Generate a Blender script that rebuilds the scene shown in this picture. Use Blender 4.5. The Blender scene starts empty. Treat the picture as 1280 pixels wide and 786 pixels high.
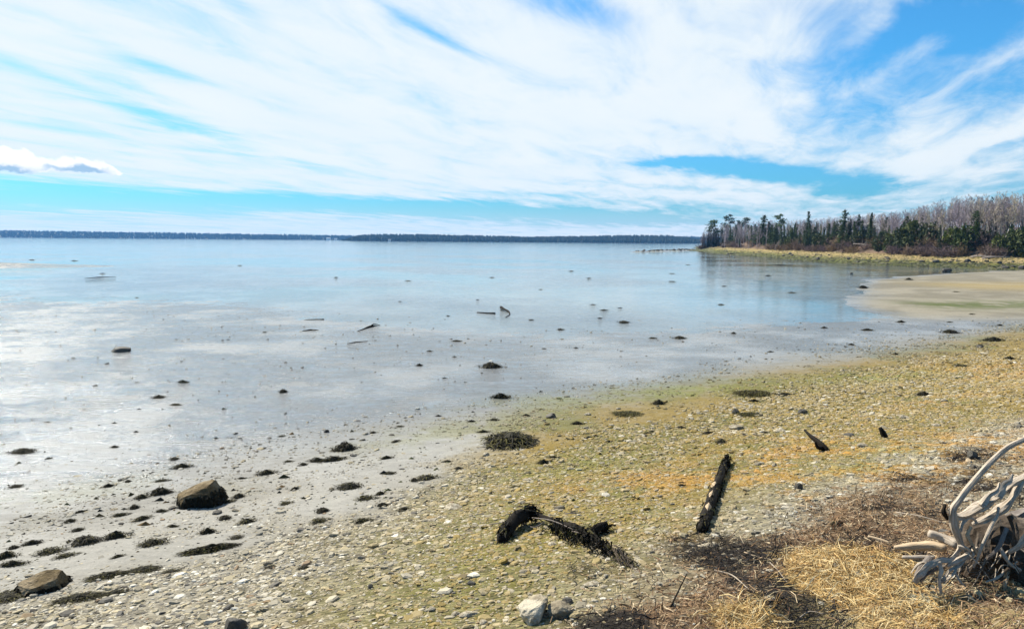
import bpy, math, random
import numpy as np
from mathutils import Vector, Matrix

# ============================================================ camera, light, sky
SC = bpy.context.scene
COL = SC.collection
HC = 3.4                      # lens height above the water
F = 930.0                     # focal length in pixels of the 1280 px wide photograph
PITCH, ROLL = math.radians(5.69), math.radians(0.43)
SUN_AZ, SUN_EL = math.radians(-50), math.radians(45)

fwd = np.array([0, math.cos(PITCH), -math.sin(PITCH)])
r0 = np.array([1.0, 0, 0]); u0 = np.array([0, math.sin(PITCH), math.cos(PITCH)])
RIGHT = r0 * math.cos(ROLL) + u0 * math.sin(ROLL)
UP = -r0 * math.sin(ROLL) + u0 * math.cos(ROLL)
CAMP = np.array([0, 0, HC])

cd = bpy.data.cameras.new('camera'); cam = bpy.data.objects.new('camera', cd); COL.objects.link(cam)
cd.sensor_width = 36; cd.lens = F / 1280 * 36; cd.clip_start = 0.05; cd.clip_end = 9000
cam.matrix_world = Matrix(((RIGHT[0], UP[0], -fwd[0], 0), (RIGHT[1], UP[1], -fwd[1], 0), (RIGHT[2], UP[2], -fwd[2], HC), (0, 0, 0, 1)))
SC.camera = cam

SC.view_settings.view_transform = 'Standard'; SC.view_settings.look = 'None'
SC.view_settings.exposure = 0.95; SC.view_settings.gamma = 1.0
SC.cycles.max_bounces = 6; SC.cycles.diffuse_bounces = 2; SC.cycles.glossy_bounces = 3
SC.cycles.transmission_bounces = 3; SC.cycles.transparent_max_bounces = 6; SC.cycles.volume_bounces = 0
SC.cycles.sample_clamp_indirect = 6.0
SC.cycles.caustics_reflective = False; SC.cycles.caustics_refractive = False

sl = bpy.data.lights.new('sun', 'SUN'); sl.energy = 5.0; sl.angle = math.radians(0.5); sl.color = (1.0, 0.94, 0.83)
so = bpy.data.objects.new('sun', sl); COL.objects.link(so)
sv = Vector((math.sin(SUN_AZ) * math.cos(SUN_EL), math.cos(SUN_AZ) * math.cos(SUN_EL), math.sin(SUN_EL)))
so.rotation_euler = sv.to_track_quat('Z', 'Y').to_euler(); so.location = (-20, 20, 40)


def nd(t, kind, ins=None, **kw):
    n = t.nodes.new(kind)
    for k, v in kw.items(): setattr(n, k, v)
    for k, v in (ins or {}).items():
        s = n.inputs[k]
        if isinstance(v, bpy.types.NodeSocket): t.links.new(v, s)
        else: s.default_value = v
    return n


def mth(t, op, a, b=None, c=None, clamp=False):
    ins = {0: a}
    if b is not None: ins[1] = b
    if c is not None: ins[2] = c
    return nd(t, 'ShaderNodeMath', ins, operation=op, use_clamp=clamp).outputs[0]


def sstep(t, x, a, b):
    return nd(t, 'ShaderNodeMapRange', {'Value': x, 'From Min': a, 'From Max': b, 'To Min': 0.0, 'To Max': 1.0}, interpolation_type='SMOOTHSTEP').outputs[0]


def mixc(t, f, a, b, blend='MIX'):
    n = nd(t, 'ShaderNodeMix', None, data_type='RGBA', blend_type=blend)
    for k, v in ((0, f), (6, a), (7, b)):
        if isinstance(v, bpy.types.NodeSocket): t.links.new(v, n.inputs[k])
        else: n.inputs[k].default_value = v if k == 0 else (*v[:3], 1)
    return n.outputs[2]


def noise(t, vec, scale, detail=4, rough=.55, dist=0.0, dims='3D'):
    n = nd(t, 'ShaderNodeTexNoise', {'Scale': scale, 'Detail': detail, 'Roughness': rough, 'Distortion': dist}, noise_dimensions=dims)
    if vec is not None: t.links.new(vec, n.inputs['Vector'])
    return n.outputs[0]


def ray(px, py):
    d = RIGHT * ((px - 640) / F) - UP * ((py - 393) / F) + fwd
    return d / np.linalg.norm(d)


def azel(px, py):
    d = ray(px, py)
    return math.degrees(math.atan2(d[0], d[1])), math.degrees(math.asin(d[2]))


def build_world():
    w = bpy.data.worlds.new('World'); SC.world = w; w.use_nodes = True
    t = w.node_tree; t.nodes.clear()
    sky = nd(t, 'ShaderNodeTexSky', None, sky_type='NISHITA', sun_disc=False, sun_elevation=SUN_EL, sun_rotation=SUN_AZ,
             altitude=0.0, air_density=1.0, dust_density=0.6, ozone_density=2.0)
    tc = nd(t, 'ShaderNodeTexCoord').outputs['Generated']
    sx = nd(t, 'ShaderNodeSeparateXYZ', {0: tc}); X, Y, Z = sx.outputs
    zc = mth(t, 'ADD', mth(t, 'MAXIMUM', Z, 0.0), 0.045)
    d0a = math.radians(azel(985, 300)[0])
    s0, c0 = math.sin(d0a), math.cos(d0a)
    along = mth(t, 'DIVIDE', mth(t, 'ADD', mth(t, 'MULTIPLY', X, s0), mth(t, 'MULTIPLY', Y, c0)), zc)
    across = mth(t, 'DIVIDE', mth(t, 'SUBTRACT', mth(t, 'MULTIPLY', X, c0), mth(t, 'MULTIPLY', Y, s0)), zc)
    plane = nd(t, 'ShaderNodeCombineXYZ', {0: mth(t, 'MULTIPLY', along, .55), 1: mth(t, 'MULTIPLY', across, 1.5), 2: 0.0}).outputs[0]
    az = mth(t, 'MULTIPLY', mth(t, 'ARCTAN2', X, Y), 180 / math.pi)
    el = mth(t, 'MULTIPLY', mth(t, 'ARCSINE', Z), 180 / math.pi)
    ae0 = nd(t, 'ShaderNodeCombineXYZ', {0: az, 1: el, 2: 0.0}).outputs[0]
    # wobble of the cloud edges
    nz = nd(t, 'ShaderNodeTexNoise', {'Vector': plane, 'Scale': 1.3, 'Detail': 5.0, 'Roughness': .6}, noise_dimensions='3D')
    off = nd(t, 'ShaderNodeVectorMath', {0: nz.outputs[1], 1: (.5, .5, .5)}, operation='SUBTRACT').outputs[0]
    offs = nd(t, 'ShaderNodeVectorMath', {0: off, 1: (7.0, 1.5, 0.0)}, operation='MULTIPLY').outputs[0]
    ae = nd(t, 'ShaderNodeVectorMath', {0: ae0, 1: offs}, operation='ADD').outputs[0]

    def blob(px, py, rx, ry, tilt, amp, acc, vec):
        a, e = azel(px, py); k = math.degrees(1 / F)
        m = nd(t, 'ShaderNodeMapping', {'Vector': vec, 'Location': (a, e, 0), 'Rotation': (0, 0, math.radians(-tilt)), 'Scale': (rx * k, ry * k, 1)}, vector_type='TEXTURE').outputs[0]
        dd = nd(t, 'ShaderNodeVectorMath', {0: m, 1: m}, operation='DOT_PRODUCT').outputs['Value']
        g = mth(t, 'POWER', 0.3679, dd)
        return mth(t, 'MULTIPLY_ADD', g, amp, acc)

    hole = 0.0
    for b in HOLES: hole = blob(*b, hole, ae)
    fine = noise(t, plane, 2.2, 9, .66, .5)
    broad = noise(t, plane, .55, 4, .5, .2)
    tex = mth(t, 'ADD', mth(t, 'MULTIPLY', mth(t, 'SUBTRACT', fine, .5), 1.3), mth(t, 'MULTIPLY', mth(t, 'SUBTRACT', broad, .5), .7))
    cov = mth(t, 'SUBTRACT', mth(t, 'ADD', .93, tex), hole)
    cov = mth(t, 'SUBTRACT', cov, mth(t, 'MULTIPLY', sstep(t, Y, .25, -.25), .75))      # unseen cloud behind the camera and overhead thinned to cut fill light
    cov = mth(t, 'SUBTRACT', cov, mth(t, 'MULTIPLY', sstep(t, Z, .5, .8), .35))
    f = mth(t, 'MULTIPLY', sstep(t, cov, .05, 1.05), .97)
    # pale veil towards the horizon
    veil = mth(t, 'MULTIPLY', sstep(t, el, 3.3, .2), .55)
    f = mth(t, 'MAXIMUM', f, veil)
    tint = mixc(t, 1.0, sky.outputs[0], SKY_TINT, 'MULTIPLY')
    cwhite = mixc(t, noise(t, plane, 1.1, 6, .6), CLOUD_A, CLOUD_B)
    tint = mixc(t, 1.0, tint, mixc(t, sstep(t, el, 1.0, 14.0), SKY_LOW, (1, 1, 1)), 'MULTIPLY')
    c1 = mixc(t, f, tint, cwhite)
    # small heaped cumulus low in the sky
    puf = nd(t, 'ShaderNodeTexNoise', {'Vector': ae0, 'Scale': .95, 'Detail': 9.0, 'Roughness': .55})
    po = nd(t, 'ShaderNodeVectorMath', {0: puf.outputs[1], 1: (.5, .5, .5)}, operation='SUBTRACT').outputs[0]
    pv = nd(t, 'ShaderNodeVectorMath', {0: ae0, 1: nd(t, 'ShaderNodeVectorMath', {0: po, 1: (2.0, 1.3, 0)}, operation='MULTIPLY').outputs[0]}, operation='ADD').outputs[0]
    cum = 0.0
    for b in PUFFS: cum = blob(*b, cum, pv)
    base = 0.0
    for b in PUFF_BASES: base = blob(*b, base, pv)
    cf = sstep(t, cum, .42, .62)
    c2 = mixc(t, cf, c1, mixc(t, mth(t, 'MULTIPLY', sstep(t, base, .08, .6), .95), CLOUD_C, CLOUD_D))
    bg = nd(t, 'ShaderNodeBackground', {'Color': c2, 'Strength': 0.067})
    out = nd(t, 'ShaderNodeOutputWorld'); t.links.new(bg.outputs[0], out.inputs[0])


SKY_TINT = (.30, .94, 1.30)
SKY_LOW = (.82, .76, .80)
CLOUD_A, CLOUD_B, CLOUD_C, CLOUD_D = (6.1, 7.0, 7.5), (7.5, 7.75, 7.85), (8.6, 8.6, 8.6), (2.9, 4.5, 6.2)
# px, py, radius x, radius y, tilt (degrees, clockwise in the picture), strength
HOLES = [(1180, 36, 125, 56, -10, 1.1), (1245, 115, 55, 36, -35, .4), (1215, 90, 50, 20, -40, -.2), (1140, 65, 60, 24, -25, -.25), (1080, 30, 30, 14, -50, -.3), (1225, 178, 90, 22, -14, -.5), (985, 110, 40, 70, 10, -.25), (1100, 95, 60, 14, -30, -.35), (1020, 140, 60, 70, -20, .5), (1110, 135, 55, 30, 0, .35), (715, 8, 70, 20, 18, .6), (1000, 10, 50, 25, 20, .25),
         (215, 152, 75, 9, 12, .42), (60, 95, 90, 7, 16, .3), (150, 100, 60, 7, 15, .3), (190, 78, 50, 9, 14, .35), (290, 8, 60, 9, 22, .35), (520, 25, 80, 9, 22, .3), (400, 85, 60, 7, 16, .2),
         (-100, 243, 380, 13, 1, .78), (330, 250, 330, 11, 2, .72), (640, 262, 200, 9, 3, .6), (860, 235, 130, 5, 3, .3),
         (930, 213, 110, 11, 5, 1.15), (1075, 234, 50, 13, 0, .8), (850, 203, 40, 6, 0, .5), (700, 245, 120, 6, 2, .45), (800, 275, 170, 6, 0, .35), (880, 262, 150, 7, 0, .45),
         (560, 48, 70, 8, 22, .15), (380, 205, 110, 5, 8, .22), (1100, 260, 150, 6, 4, .2), (1270, 180, 40, 10, -25, .35), (-300, 120, 200, 30, 20, .3), (1600, 120, 250, 60, -20, .8)]
PUFFS = [(6, 197, 40, 13, 8, .85), (44, 209, 18, 5, 5, .35), (68, 211, 10, 3, 0, .3), (104, 206, 25, 10, 0, 1.0), (140, 213, 20, 4, 5, .6), (-60, 200, 50, 14, 0, .9)]
PUFF_BASES = [(8, 213, 24, 5, 4, .8), (106, 214, 24, 5, 2, .8), (104, 207, 9, 4, 20, .35), (60, 211, 12, 3, 0, .3)]
build_world()

# ============================================================ helpers
rng = np.random.default_rng(7)
random.seed(7)


def link(o): COL.objects.link(o); return o


def tag(o, label=None, cat=None, group=None, kind=None):
    if label: o['label'] = label
    if cat: o['category'] = cat
    if group: o['group'] = group
    if kind: o['kind'] = kind
    return o


def mesh_np(name, V, faces, mat=None, smooth=False, colors=None, uv=None):
    """faces: list of integer arrays (n,k)."""
    me = bpy.data.meshes.new(name)
    V = np.asarray(V, np.float32)
    faces = [np.asarray(f, np.int32) for f in faces if len(f)]
    me.vertices.add(len(V)); me.vertices.foreach_set('co', V.ravel())
    loops = np.concatenate([f.ravel() for f in faces]); tot = np.concatenate([np.full(len(f), f.shape[1], np.int32) for f in faces])
    st = np.concatenate([[0], np.cumsum(tot)[:-1]]).astype(np.int32)
    me.loops.add(len(loops)); me.loops.foreach_set('vertex_index', loops)
    me.polygons.add(len(tot)); me.polygons.foreach_set('loop_start', st)
    me.polygons.foreach_set('loop_total', tot)
    me.update(calc_edges=True)
    me.polygons.foreach_set('use_smooth', np.full(len(tot), smooth, bool))
    for k, c in (colors or {}).items():
        c = np.asarray(c, np.float32)
        a = me.color_attributes.new(k, 'FLOAT_COLOR', 'POINT')
        if c.shape[1] == 3: c = np.concatenate([c, np.ones((len(c), 1), np.float32)], 1)
        a.data.foreach_set('color', c.ravel())
    if mat: me.materials.append(mat)
    return me


def obj(name, me, parent=None, loc=(0, 0, 0)):
    o = link(bpy.data.objects.new(name, me)); o.location = loc
    if parent: o.parent = parent
    return o


def empty(name, loc, label, cat, group=None):
    o = link(bpy.data.objects.new(name, None)); o.location = loc; o.empty_display_size = .2
    return tag(o, label, cat, group)


def _h(ix, iy, s):
    n = (ix.astype(np.int64) * 374761393 + iy.astype(np.int64) * 668265263 + s * 974634777) & 0xffffffff
    n = ((n ^ (n >> 13)) * 1274126177) & 0xffffffff
    return ((n ^ (n >> 16)) & 0xffffff) / float(0xffffff)


def vnoise(x, y, s=0):
    ix, iy = np.floor(x), np.floor(y); fx, fy = x - ix, y - iy
    fx = fx * fx * (3 - 2 * fx); fy = fy * fy * (3 - 2 * fy)
    a = _h(ix, iy, s) * (1 - fx) + _h(ix + 1, iy, s) * fx
    b = _h(ix, iy + 1, s) * (1 - fx) + _h(ix + 1, iy + 1, s) * fx
    return a * (1 - fy) + b * fy


def fbm(x, y, o=4, s=0, g=.5):
    v, a, tot = 0, 1.0, 0
    for k in range(o):
        v = v + a * vnoise(x * 2 ** k + 17.3 * k, y * 2 ** k - 9.1 * k, s + k); tot += a; a *= g
    return v / tot


def ss(x, a, b):
    t = np.clip((np.asarray(x, float) - a) / (b - a), 0, 1); return t * t * (3 - 2 * t)


def P0(px, py, z=0.0):
    d = ray(px, py); k = (z - HC) / d[2]
    return CAMP + d * k


def seg_dist(x, y, pts, closed=False):
    best = np.full(np.shape(x), 1e9); n = len(pts)
    for i in range(n if closed else n - 1):
        (ax, ay), (bx, by) = pts[i], pts[(i + 1) % n]
        dx, dy = bx - ax, by - ay; L = dx * dx + dy * dy + 1e-9
        t = np.clip(((x - ax) * dx + (y - ay) * dy) / L, 0, 1)
        best = np.minimum(best, (x - ax - t * dx) ** 2 + (y - ay - t * dy) ** 2)
    return np.sqrt(best)


def sdist(x, y, pts):
    ins = np.zeros(np.shape(x), bool); n = len(pts)
    for i in range(n):
        (ax, ay), (bx, by) = pts[i], pts[(i + 1) % n]
        c = ((ay > y) != (by > y)) & (x < (bx - ax) * (y - ay) / ((by - ay) if by != ay else 1e-9) + ax)
        ins ^= c
    d = seg_dist(x, y, pts, True)
    return np.where(ins, d, -d)


# ============================================================ lie of the land
def xy(px, py): p = P0(px, py); return (p[0], p[1])


HEAD = [xy(864, 313.3), xy(900, 317.5), xy(960, 322), xy(1030, 327.5), xy(1104, 331.5), xy(1180, 334.5), xy(1285, 337.5), (110, 90), (220, 80), (420, 120), (420, 460), (112, 460), (80, 326)]
BAR = [xy(1112, 404), xy(1078, 388), xy(1062, 370), xy(1066, 357), xy(1090, 349.5), xy(1150, 344), xy(1215, 340), xy(1290, 336.5), (130, 96), (200, 60), (120, 30), (60, 30), (32, 30.5)]
SPIT = [xy(797, 315.2), xy(830, 314.4), xy(866, 313.2), xy(900, 314.5)]


def qval(x, y): return .6 * x - .8 * y + 1.6 * (fbm(x / 6.5, y / 6.5, 3, 11) - .5) + .5 * (fbm(x / 1.4, y / 1.4, 2, 5) - .5)


QX = [-400, -120, -60, -36, -27, -22.5, -18.8, -15, -11, -9, -7, -5, -3.5, -2, 2, 8, 40]
QZ = [-6, -2.2, -.8, -.22, -.07, -.018, .0, .035, .10, .22, .42, .74, 1.0, 1.25, 1.75, 2.2, 3.0]


def ground(x, y, fine=True):
    x = np.asarray(x, float); y = np.asarray(y, float)
    q = qval(x, y)
    qw = np.interp(x, [-60, -29, -14, -4, 1.6, 6, 16, 40], [-60, -50, -38, -25, -19.8, -18.4, -16.4, -16.4])      # where the tide stands
    h = np.interp(np.where(q < -11, -11 + (q + 11) * 7.8 / (-qw - 11), q), QX, QZ)
    db = sdist(x, y, BAR) + 3.0 * (fbm(x / 5, y / 5, 3, 31) - .5)
    h = np.maximum(h, np.interp(db, [-60, -8, -2, 0, 3, 10, 30, 80], [-2, -.16, -.03, .0, .05, .14, .3, .6]) * ss(y, 27, 31) - 3 * (1 - ss(y, 27, 31)))
    dh = sdist(x, y, HEAD) + 3.5 * (fbm(x / 7, y / 7, 3, 41) - .5)
    h = np.maximum(h, np.interp(dh, [-60, -15, -4, 0, 2, 6, 10, 13, 17, 30, 80, 200], [-3, -.6, -.12, 0, .35, 1.0, 1.5, 2.8, 3.9, 5.0, 8, 10]))
    ds = seg_dist(x, y, SPIT)
    h = np.maximum(h, .55 * np.exp(-(ds / 2.4) ** 2) * (.35 + 1.1 * fbm(x / 2.2, y / 2.2, 3, 51)) - .12)
    h = h + .16 * np.exp(-((x + 66) / 13) ** 2 - ((y - 87) / 5) ** 2) * (h < .3) * 3.4
    if fine:
        near = ss(y, 60, 30)
        up = ss(q, -12, -8)
        h = h + near * ((.010 + .03 * up) * (fbm(x / .9, y / .9, 3, 61) - .5) + (.004 + .014 * up) * (fbm(x / .16, y / .16, 3, 71) - .5))
        al, ac = .8 * x + .6 * y, q
        mudz = ss(q, -7.5, -10) * (1 - .45 * ss(q, -16, -24))
        h = h + ss(y, 75, 45) * mudz * (.020 * (fbm(al / 1.5, ac / .42, 4, 151) - .5) + .010 * (fbm(al / .4, ac / .12, 3, 161) - .5))
        wr = ss(q, -3.5, -2.7)
        h = h + near * wr * .13 * (fbm(x / .35, y / .35, 3, 81) - .5)
        for (mx, my, mr, mh) in MOUNDS:
            h = h + mh * np.exp(-(((x - mx) ** 2 + (y - my) ** 2) / mr ** 2) ** 1.3)
    return h


MOUNDS = []


def hit(px, py):
    """Where the line of sight through a photograph pixel meets the ground."""
    d = ray(px, py); t = np.linspace(2.5, 60, 700) if py > 345 else np.linspace(20, 420, 1600)
    p = CAMP[:, None] + d[:, None] * t
    g = ground(p[0], p[1]); below = np.nonzero(p[2] <= g)[0]
    if len(below) == 0: return P0(px, py, 0.05)
    a, b = t[max(below[0] - 1, 0)], t[below[0]]
    tt = np.linspace(a, b, 40); p = CAMP[:, None] + d[:, None] * tt
    k = np.nonzero(p[2] <= ground(p[0], p[1]))[0]; k = k[0] if len(k) else 39
    return np.array([p[0][k], p[1][k], ground(p[0][k], p[1][k])])


def ppm(p): return F / np.dot(np.asarray(p) - CAMP, fwd)       # photograph pixels per metre there


_m = [(hit(1058, 722), .42, .10), (hit(925, 765), .3, .06), (hit(1180, 770), .5, .03)]
MOUNDS = [(p[0], p[1], r, h) for p, r, h in _m]

# ============================================================ materials
def new_mat(name):
    m = bpy.data.materials.new(name); m.use_nodes = True; t = m.node_tree; t.nodes.clear()
    return m, t


def finish(t, bsdf, disp=None):
    out = nd(t, 'ShaderNodeOutputMaterial'); t.links.new(bsdf, out.inputs[0])


def bump(t, h, strength=.5, dist=.02, normal=None):
    n = nd(t, 'ShaderNodeBump', {'Height': h, 'Strength': strength, 'Distance': dist})
    if normal is not None: t.links.new(normal, n.inputs['Normal'])
    return n.outputs[0]


def prin(t, col, rough=.8, spec=.3, normal=None, **kw):
    ins = {'Base Color': col if isinstance(col, bpy.types.NodeSocket) else (*col, 1), 'Roughness': rough, 'Specular IOR Level': spec}
    n = nd(t, 'ShaderNodeBsdfPrincipled', ins)
    if normal is not None: t.links.new(normal, n.inputs['Normal'])
    return n.outputs[0]


def m_ground():
    m, t = new_mat('beach_ground')
    col = nd(t, 'ShaderNodeAttribute', attribute_name='col').outputs['Color']
    msk = nd(t, 'ShaderNodeSeparateColor', {0: nd(t, 'ShaderNodeAttribute', attribute_name='msk').outputs['Color']})
    wet, rough_ground, dry = msk.outputs
    pos = nd(t, 'ShaderNodeNewGeometry').outputs['Position']
    rot = nd(t, 'ShaderNodeMapping', {'Vector': pos, 'Rotation': (0, 0, math.radians(-33)), 'Scale': (1.0, 3.2, 1.0)}).outputs[0]
    n1 = noise(t, pos, 38, 5, .65); n2 = noise(t, pos, 6, 4, .6); n3 = noise(t, rot, 3.2, 6, .62)
    vor = nd(t, 'ShaderNodeTexVoronoi', {'Vector': rot, 'Scale': 13.0}, feature='F1')
    grain = mth(t, 'ADD', .45, mth(t, 'ADD', mth(t, 'MULTIPLY', n1, .7), mth(t, 'MULTIPLY', n2, .4)))
    c = mixc(t, 1.0, col, nd(t, 'ShaderNodeCombineColor', {0: grain, 1: grain, 2: grain}).outputs[0], 'MULTIPLY')
    # fine gravel colouring between the modelled pebbles
    vcol = nd(t, 'ShaderNodeSeparateColor', {0: vor.outputs['Color']}).outputs[0]
    vc = mth(t, 'ADD', .5, mth(t, 'MULTIPLY', vcol, 1.0))
    c2 = mixc(t, mth(t, 'MULTIPLY', rough_ground, .75), c, mixc(t, 1.0, c, nd(t, 'ShaderNodeCombineColor', {0: vc, 1: vc, 2: vc}).outputs[0], 'MULTIPLY'))
    # dark specks on the mud: broken weed, worm casts
    sp = nd(t, 'ShaderNodeTexVoronoi', {'Vector': rot, 'Scale': 3.1, 'Randomness': 1.0}, feature='F1')
    big = noise(t, pos, .9, 3, .6)
    spk = mth(t, 'MULTIPLY', sstep(t, sp.outputs['Distance'], .17, .08), sstep(t, big, .45, .6))
    c3 = mixc(t, mth(t, 'MULTIPLY', spk, mth(t, 'MULTIPLY', wet, .7)), c2, (.05, .05, .035))
    hgt = mth(t, 'ADD', mth(t, 'MULTIPLY', mth(t, 'MULTIPLY', n3, mth(t, 'SUBTRACT', 1.0, mth(t, 'MULTIPLY', rough_ground, .85))), 1.0), mth(t, 'MULTIPLY', n1, .5))
    hgt = mth(t, 'ADD', hgt, mth(t, 'MULTIPLY', noise(t, rot, 13, 4, .7), mth(t, 'MULTIPLY', wet, .45)))
    nrm = bump(t, hgt, .75, .03)
    nrm = bump(t, mth(t, 'MULTIPLY', mth(t, 'SUBTRACT', .6, vor.outputs['Distance']), rough_ground), .7, .03, nrm)
    film = sstep(t, mth(t, 'ADD', mth(t, 'MULTIPLY', noise(t, rot, .8, 5, .6), .6), mth(t, 'MULTIPLY', n3, .4)), .42, .58)
    rgh = mth(t, 'ADD', mth(t, 'MULTIPLY', mth(t, 'SUBTRACT', 1.0, wet), .75), mth(t, 'ADD', .04, mth(t, 'MULTIPLY', film, .20)))
    c3 = mixc(t, mth(t, 'MULTIPLY', mth(t, 'MULTIPLY', film, wet), .6), c3, mixc(t, 1.0, c3, (.62, .6, .55), 'MULTIPLY'))
    sp2 = nd(t, 'ShaderNodeTexVoronoi', {'Vector': rot, 'Scale': 8.5, 'Randomness': 1.0}, feature='F1')
    spk2 = mth(t, 'MULTIPLY', sstep(t, sp2.outputs['Distance'], .22, .1), sstep(t, noise(t, rot, 1.6, 4, .65), .48, .62))
    c3 = mixc(t, mth(t, 'MULTIPLY', spk2, .7), c3, (.045, .045, .03))
    b = nd(t, 'ShaderNodeBsdfPrincipled', {'Base Color': c3, 'Roughness': rgh, 'Normal': nrm,
                                          'Specular IOR Level': mth(t, 'ADD', .10, mth(t, 'MULTIPLY', wet, .28))}).outputs[0]
    finish(t, b); return m


def m_water():
    m, t = new_mat('sea_water')
    pos = nd(t, 'ShaderNodeNewGeometry').outputs['Position']
    rot = nd(t, 'ShaderNodeMapping', {'Vector': pos, 'Rotation': (0, 0, math.radians(-20)), 'Scale': (1.0, 2.6, 1.0)}).outputs[0]
    calm = sstep(t, noise(t, pos, .045, 3, .5), .42, .62)
    r = mth(t, 'ADD', mth(t, 'MULTIPLY', noise(t, rot, 5.5, 3, .55), .5), mth(t, 'MULTIPLY', noise(t, rot, 1.1, 3, .5), 1.3))
    nrm = bump(t, r, mth(t, 'ADD', .02, mth(t, 'MULTIPLY', calm, .075)), .25)
    fr = nd(t, 'ShaderNodeFresnel', {'IOR': 1.33, 'Normal': nrm}).outputs[0]
    gl = nd(t, 'ShaderNodeBsdfAnisotropic', {'Color': (1, 1, 1, 1), 'Roughness': .06, 'Normal': nrm}).outputs[0]
    tr = nd(t, 'ShaderNodeBsdfTransparent', {'Color': (.88, .94, .96, 1)}).outputs[0]
    mx = nd(t, 'ShaderNodeMixShader', {0: fr, 1: tr, 2: gl}).outputs[0]
    finish(t, mx); return m


def m_attr(name, rough=.85, spec=.25, scale=60, amt=.5, bmp=.4, bd=.01, wetmul=1.0):
    m, t = new_mat(name)
    col = nd(t, 'ShaderNodeAttribute', attribute_name='col').outputs['Color']
    pos = nd(t, 'ShaderNodeNewGeometry').outputs['Position']
    n = noise(t, pos, scale, 4, .6)
    g = mth(t, 'ADD', 1 - amt / 2, mth(t, 'MULTIPLY', n, amt))
    c = mixc(t, 1.0, col, nd(t, 'ShaderNodeCombineColor', {0: g, 1: g, 2: g}).outputs[0], 'MULTIPLY')
    finish(t, prin(t, c, rough, spec, bump(t, n, bmp, bd))); return m


def m_rock(name, ca, cb, cc, rough=.85, nscale=9, rnd=.5, spec=.25, bd=.02):
    m, t = new_mat(name)
    tc = nd(t, 'ShaderNodeTexCoord').outputs['Object']
    oi = nd(t, 'ShaderNodeObjectInfo').outputs['Random']
    off = nd(t, 'ShaderNodeVectorMath', {0: tc, 1: nd(t, 'ShaderNodeCombineXYZ', {0: mth(t, 'MULTIPLY', oi, 31.), 1: oi, 2: oi}).outputs[0]}, operation='ADD').outputs[0]
    n1 = noise(t, off, nscale, 6, .65); n2 = noise(t, off, nscale * 5, 4, .6); n3 = noise(t, off, nscale * .4, 3, .5)
    c = mixc(t, sstep(t, n1, .35, .65), ca, cb)
    c = mixc(t, sstep(t, mth(t, 'ADD', n3, mth(t, 'MULTIPLY', n2, .3)), .6, .75), c, cc)
    g = mth(t, 'ADD', 1 - rnd / 2, mth(t, 'MULTIPLY', oi, rnd))
    c = mixc(t, 1.0, c, nd(t, 'ShaderNodeCombineColor', {0: g, 1: g, 2: g}).outputs[0], 'MULTIPLY')
    finish(t, prin(t, c, rough, spec, bump(t, mth(t, 'ADD', n1, mth(t, 'MULTIPLY', n2, .5)), .7, bd))); return m


def m_wood(name, ca, cb, cc, rough=.8, spec=.2):
    m, t = new_mat(name)
    uv = nd(t, 'ShaderNodeAttribute', attribute_name='grain').outputs['Vector']
    n1 = noise(t, nd(t, 'ShaderNodeMapping', {'Vector': uv, 'Scale': (4, 4, 1)}).outputs[0], 3, 6, .65, .4)
    n2 = noise(t, nd(t, 'ShaderNodeMapping', {'Vector': uv, 'Scale': (14, 5, 1)}).outputs[0], 3, 4, .6)
    c = mixc(t, sstep(t, n1, .3, .65), ca, cb)
    c = mixc(t, sstep(t, n2, .55, .75), c, cc)
    finish(t, prin(t, c, rough, spec, bump(t, mth(t, 'ADD', n2, mth(t, 'MULTIPLY', n1, .9)), .6, .006))); return m


def m_leaf(name, ca, cb, rough=.7, trans=.25, rnd=.5):
    m, t = new_mat(name)
    oi = nd(t, 'ShaderNodeObjectInfo').outputs['Random']
    pos = nd(t, 'ShaderNodeNewGeometry').outputs['Position']
    n = noise(t, pos, .9, 4, .65)
    c = mixc(t, sstep(t, n, .3, .7), ca, cb)
    g = mth(t, 'ADD', 1 - rnd / 2, mth(t, 'MULTIPLY', oi, rnd))
    c = mixc(t, 1.0, c, nd(t, 'ShaderNodeCombineColor', {0: g, 1: g, 2: mth(t, 'SUBTRACT', 1.4, mth(t, 'MULTIPLY', g, .4))}).outputs[0], 'MULTIPLY')
    a = prin(t, c, rough, .2)
    tr = nd(t, 'ShaderNodeBsdfTranslucent', {'Color': c}).outputs[0]
    finish(t, nd(t, 'ShaderNodeMixShader', {0: trans, 1: a, 2: tr}).outputs[0]); return m


def m_flat(name, c, rough=.7, nscale=8, amt=.35):
    m, t = new_mat(name)
    pos = nd(t, 'ShaderNodeTexCoord').outputs['Object']
    n = noise(t, pos, nscale, 4, .6)
    finish(t, prin(t, mixc(t, n, tuple(v * (1 - amt) for v in c), tuple(min(1, v * (1 + amt)) for v in c)), rough, .3, bump(t, n, .3, .02))); return m


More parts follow.
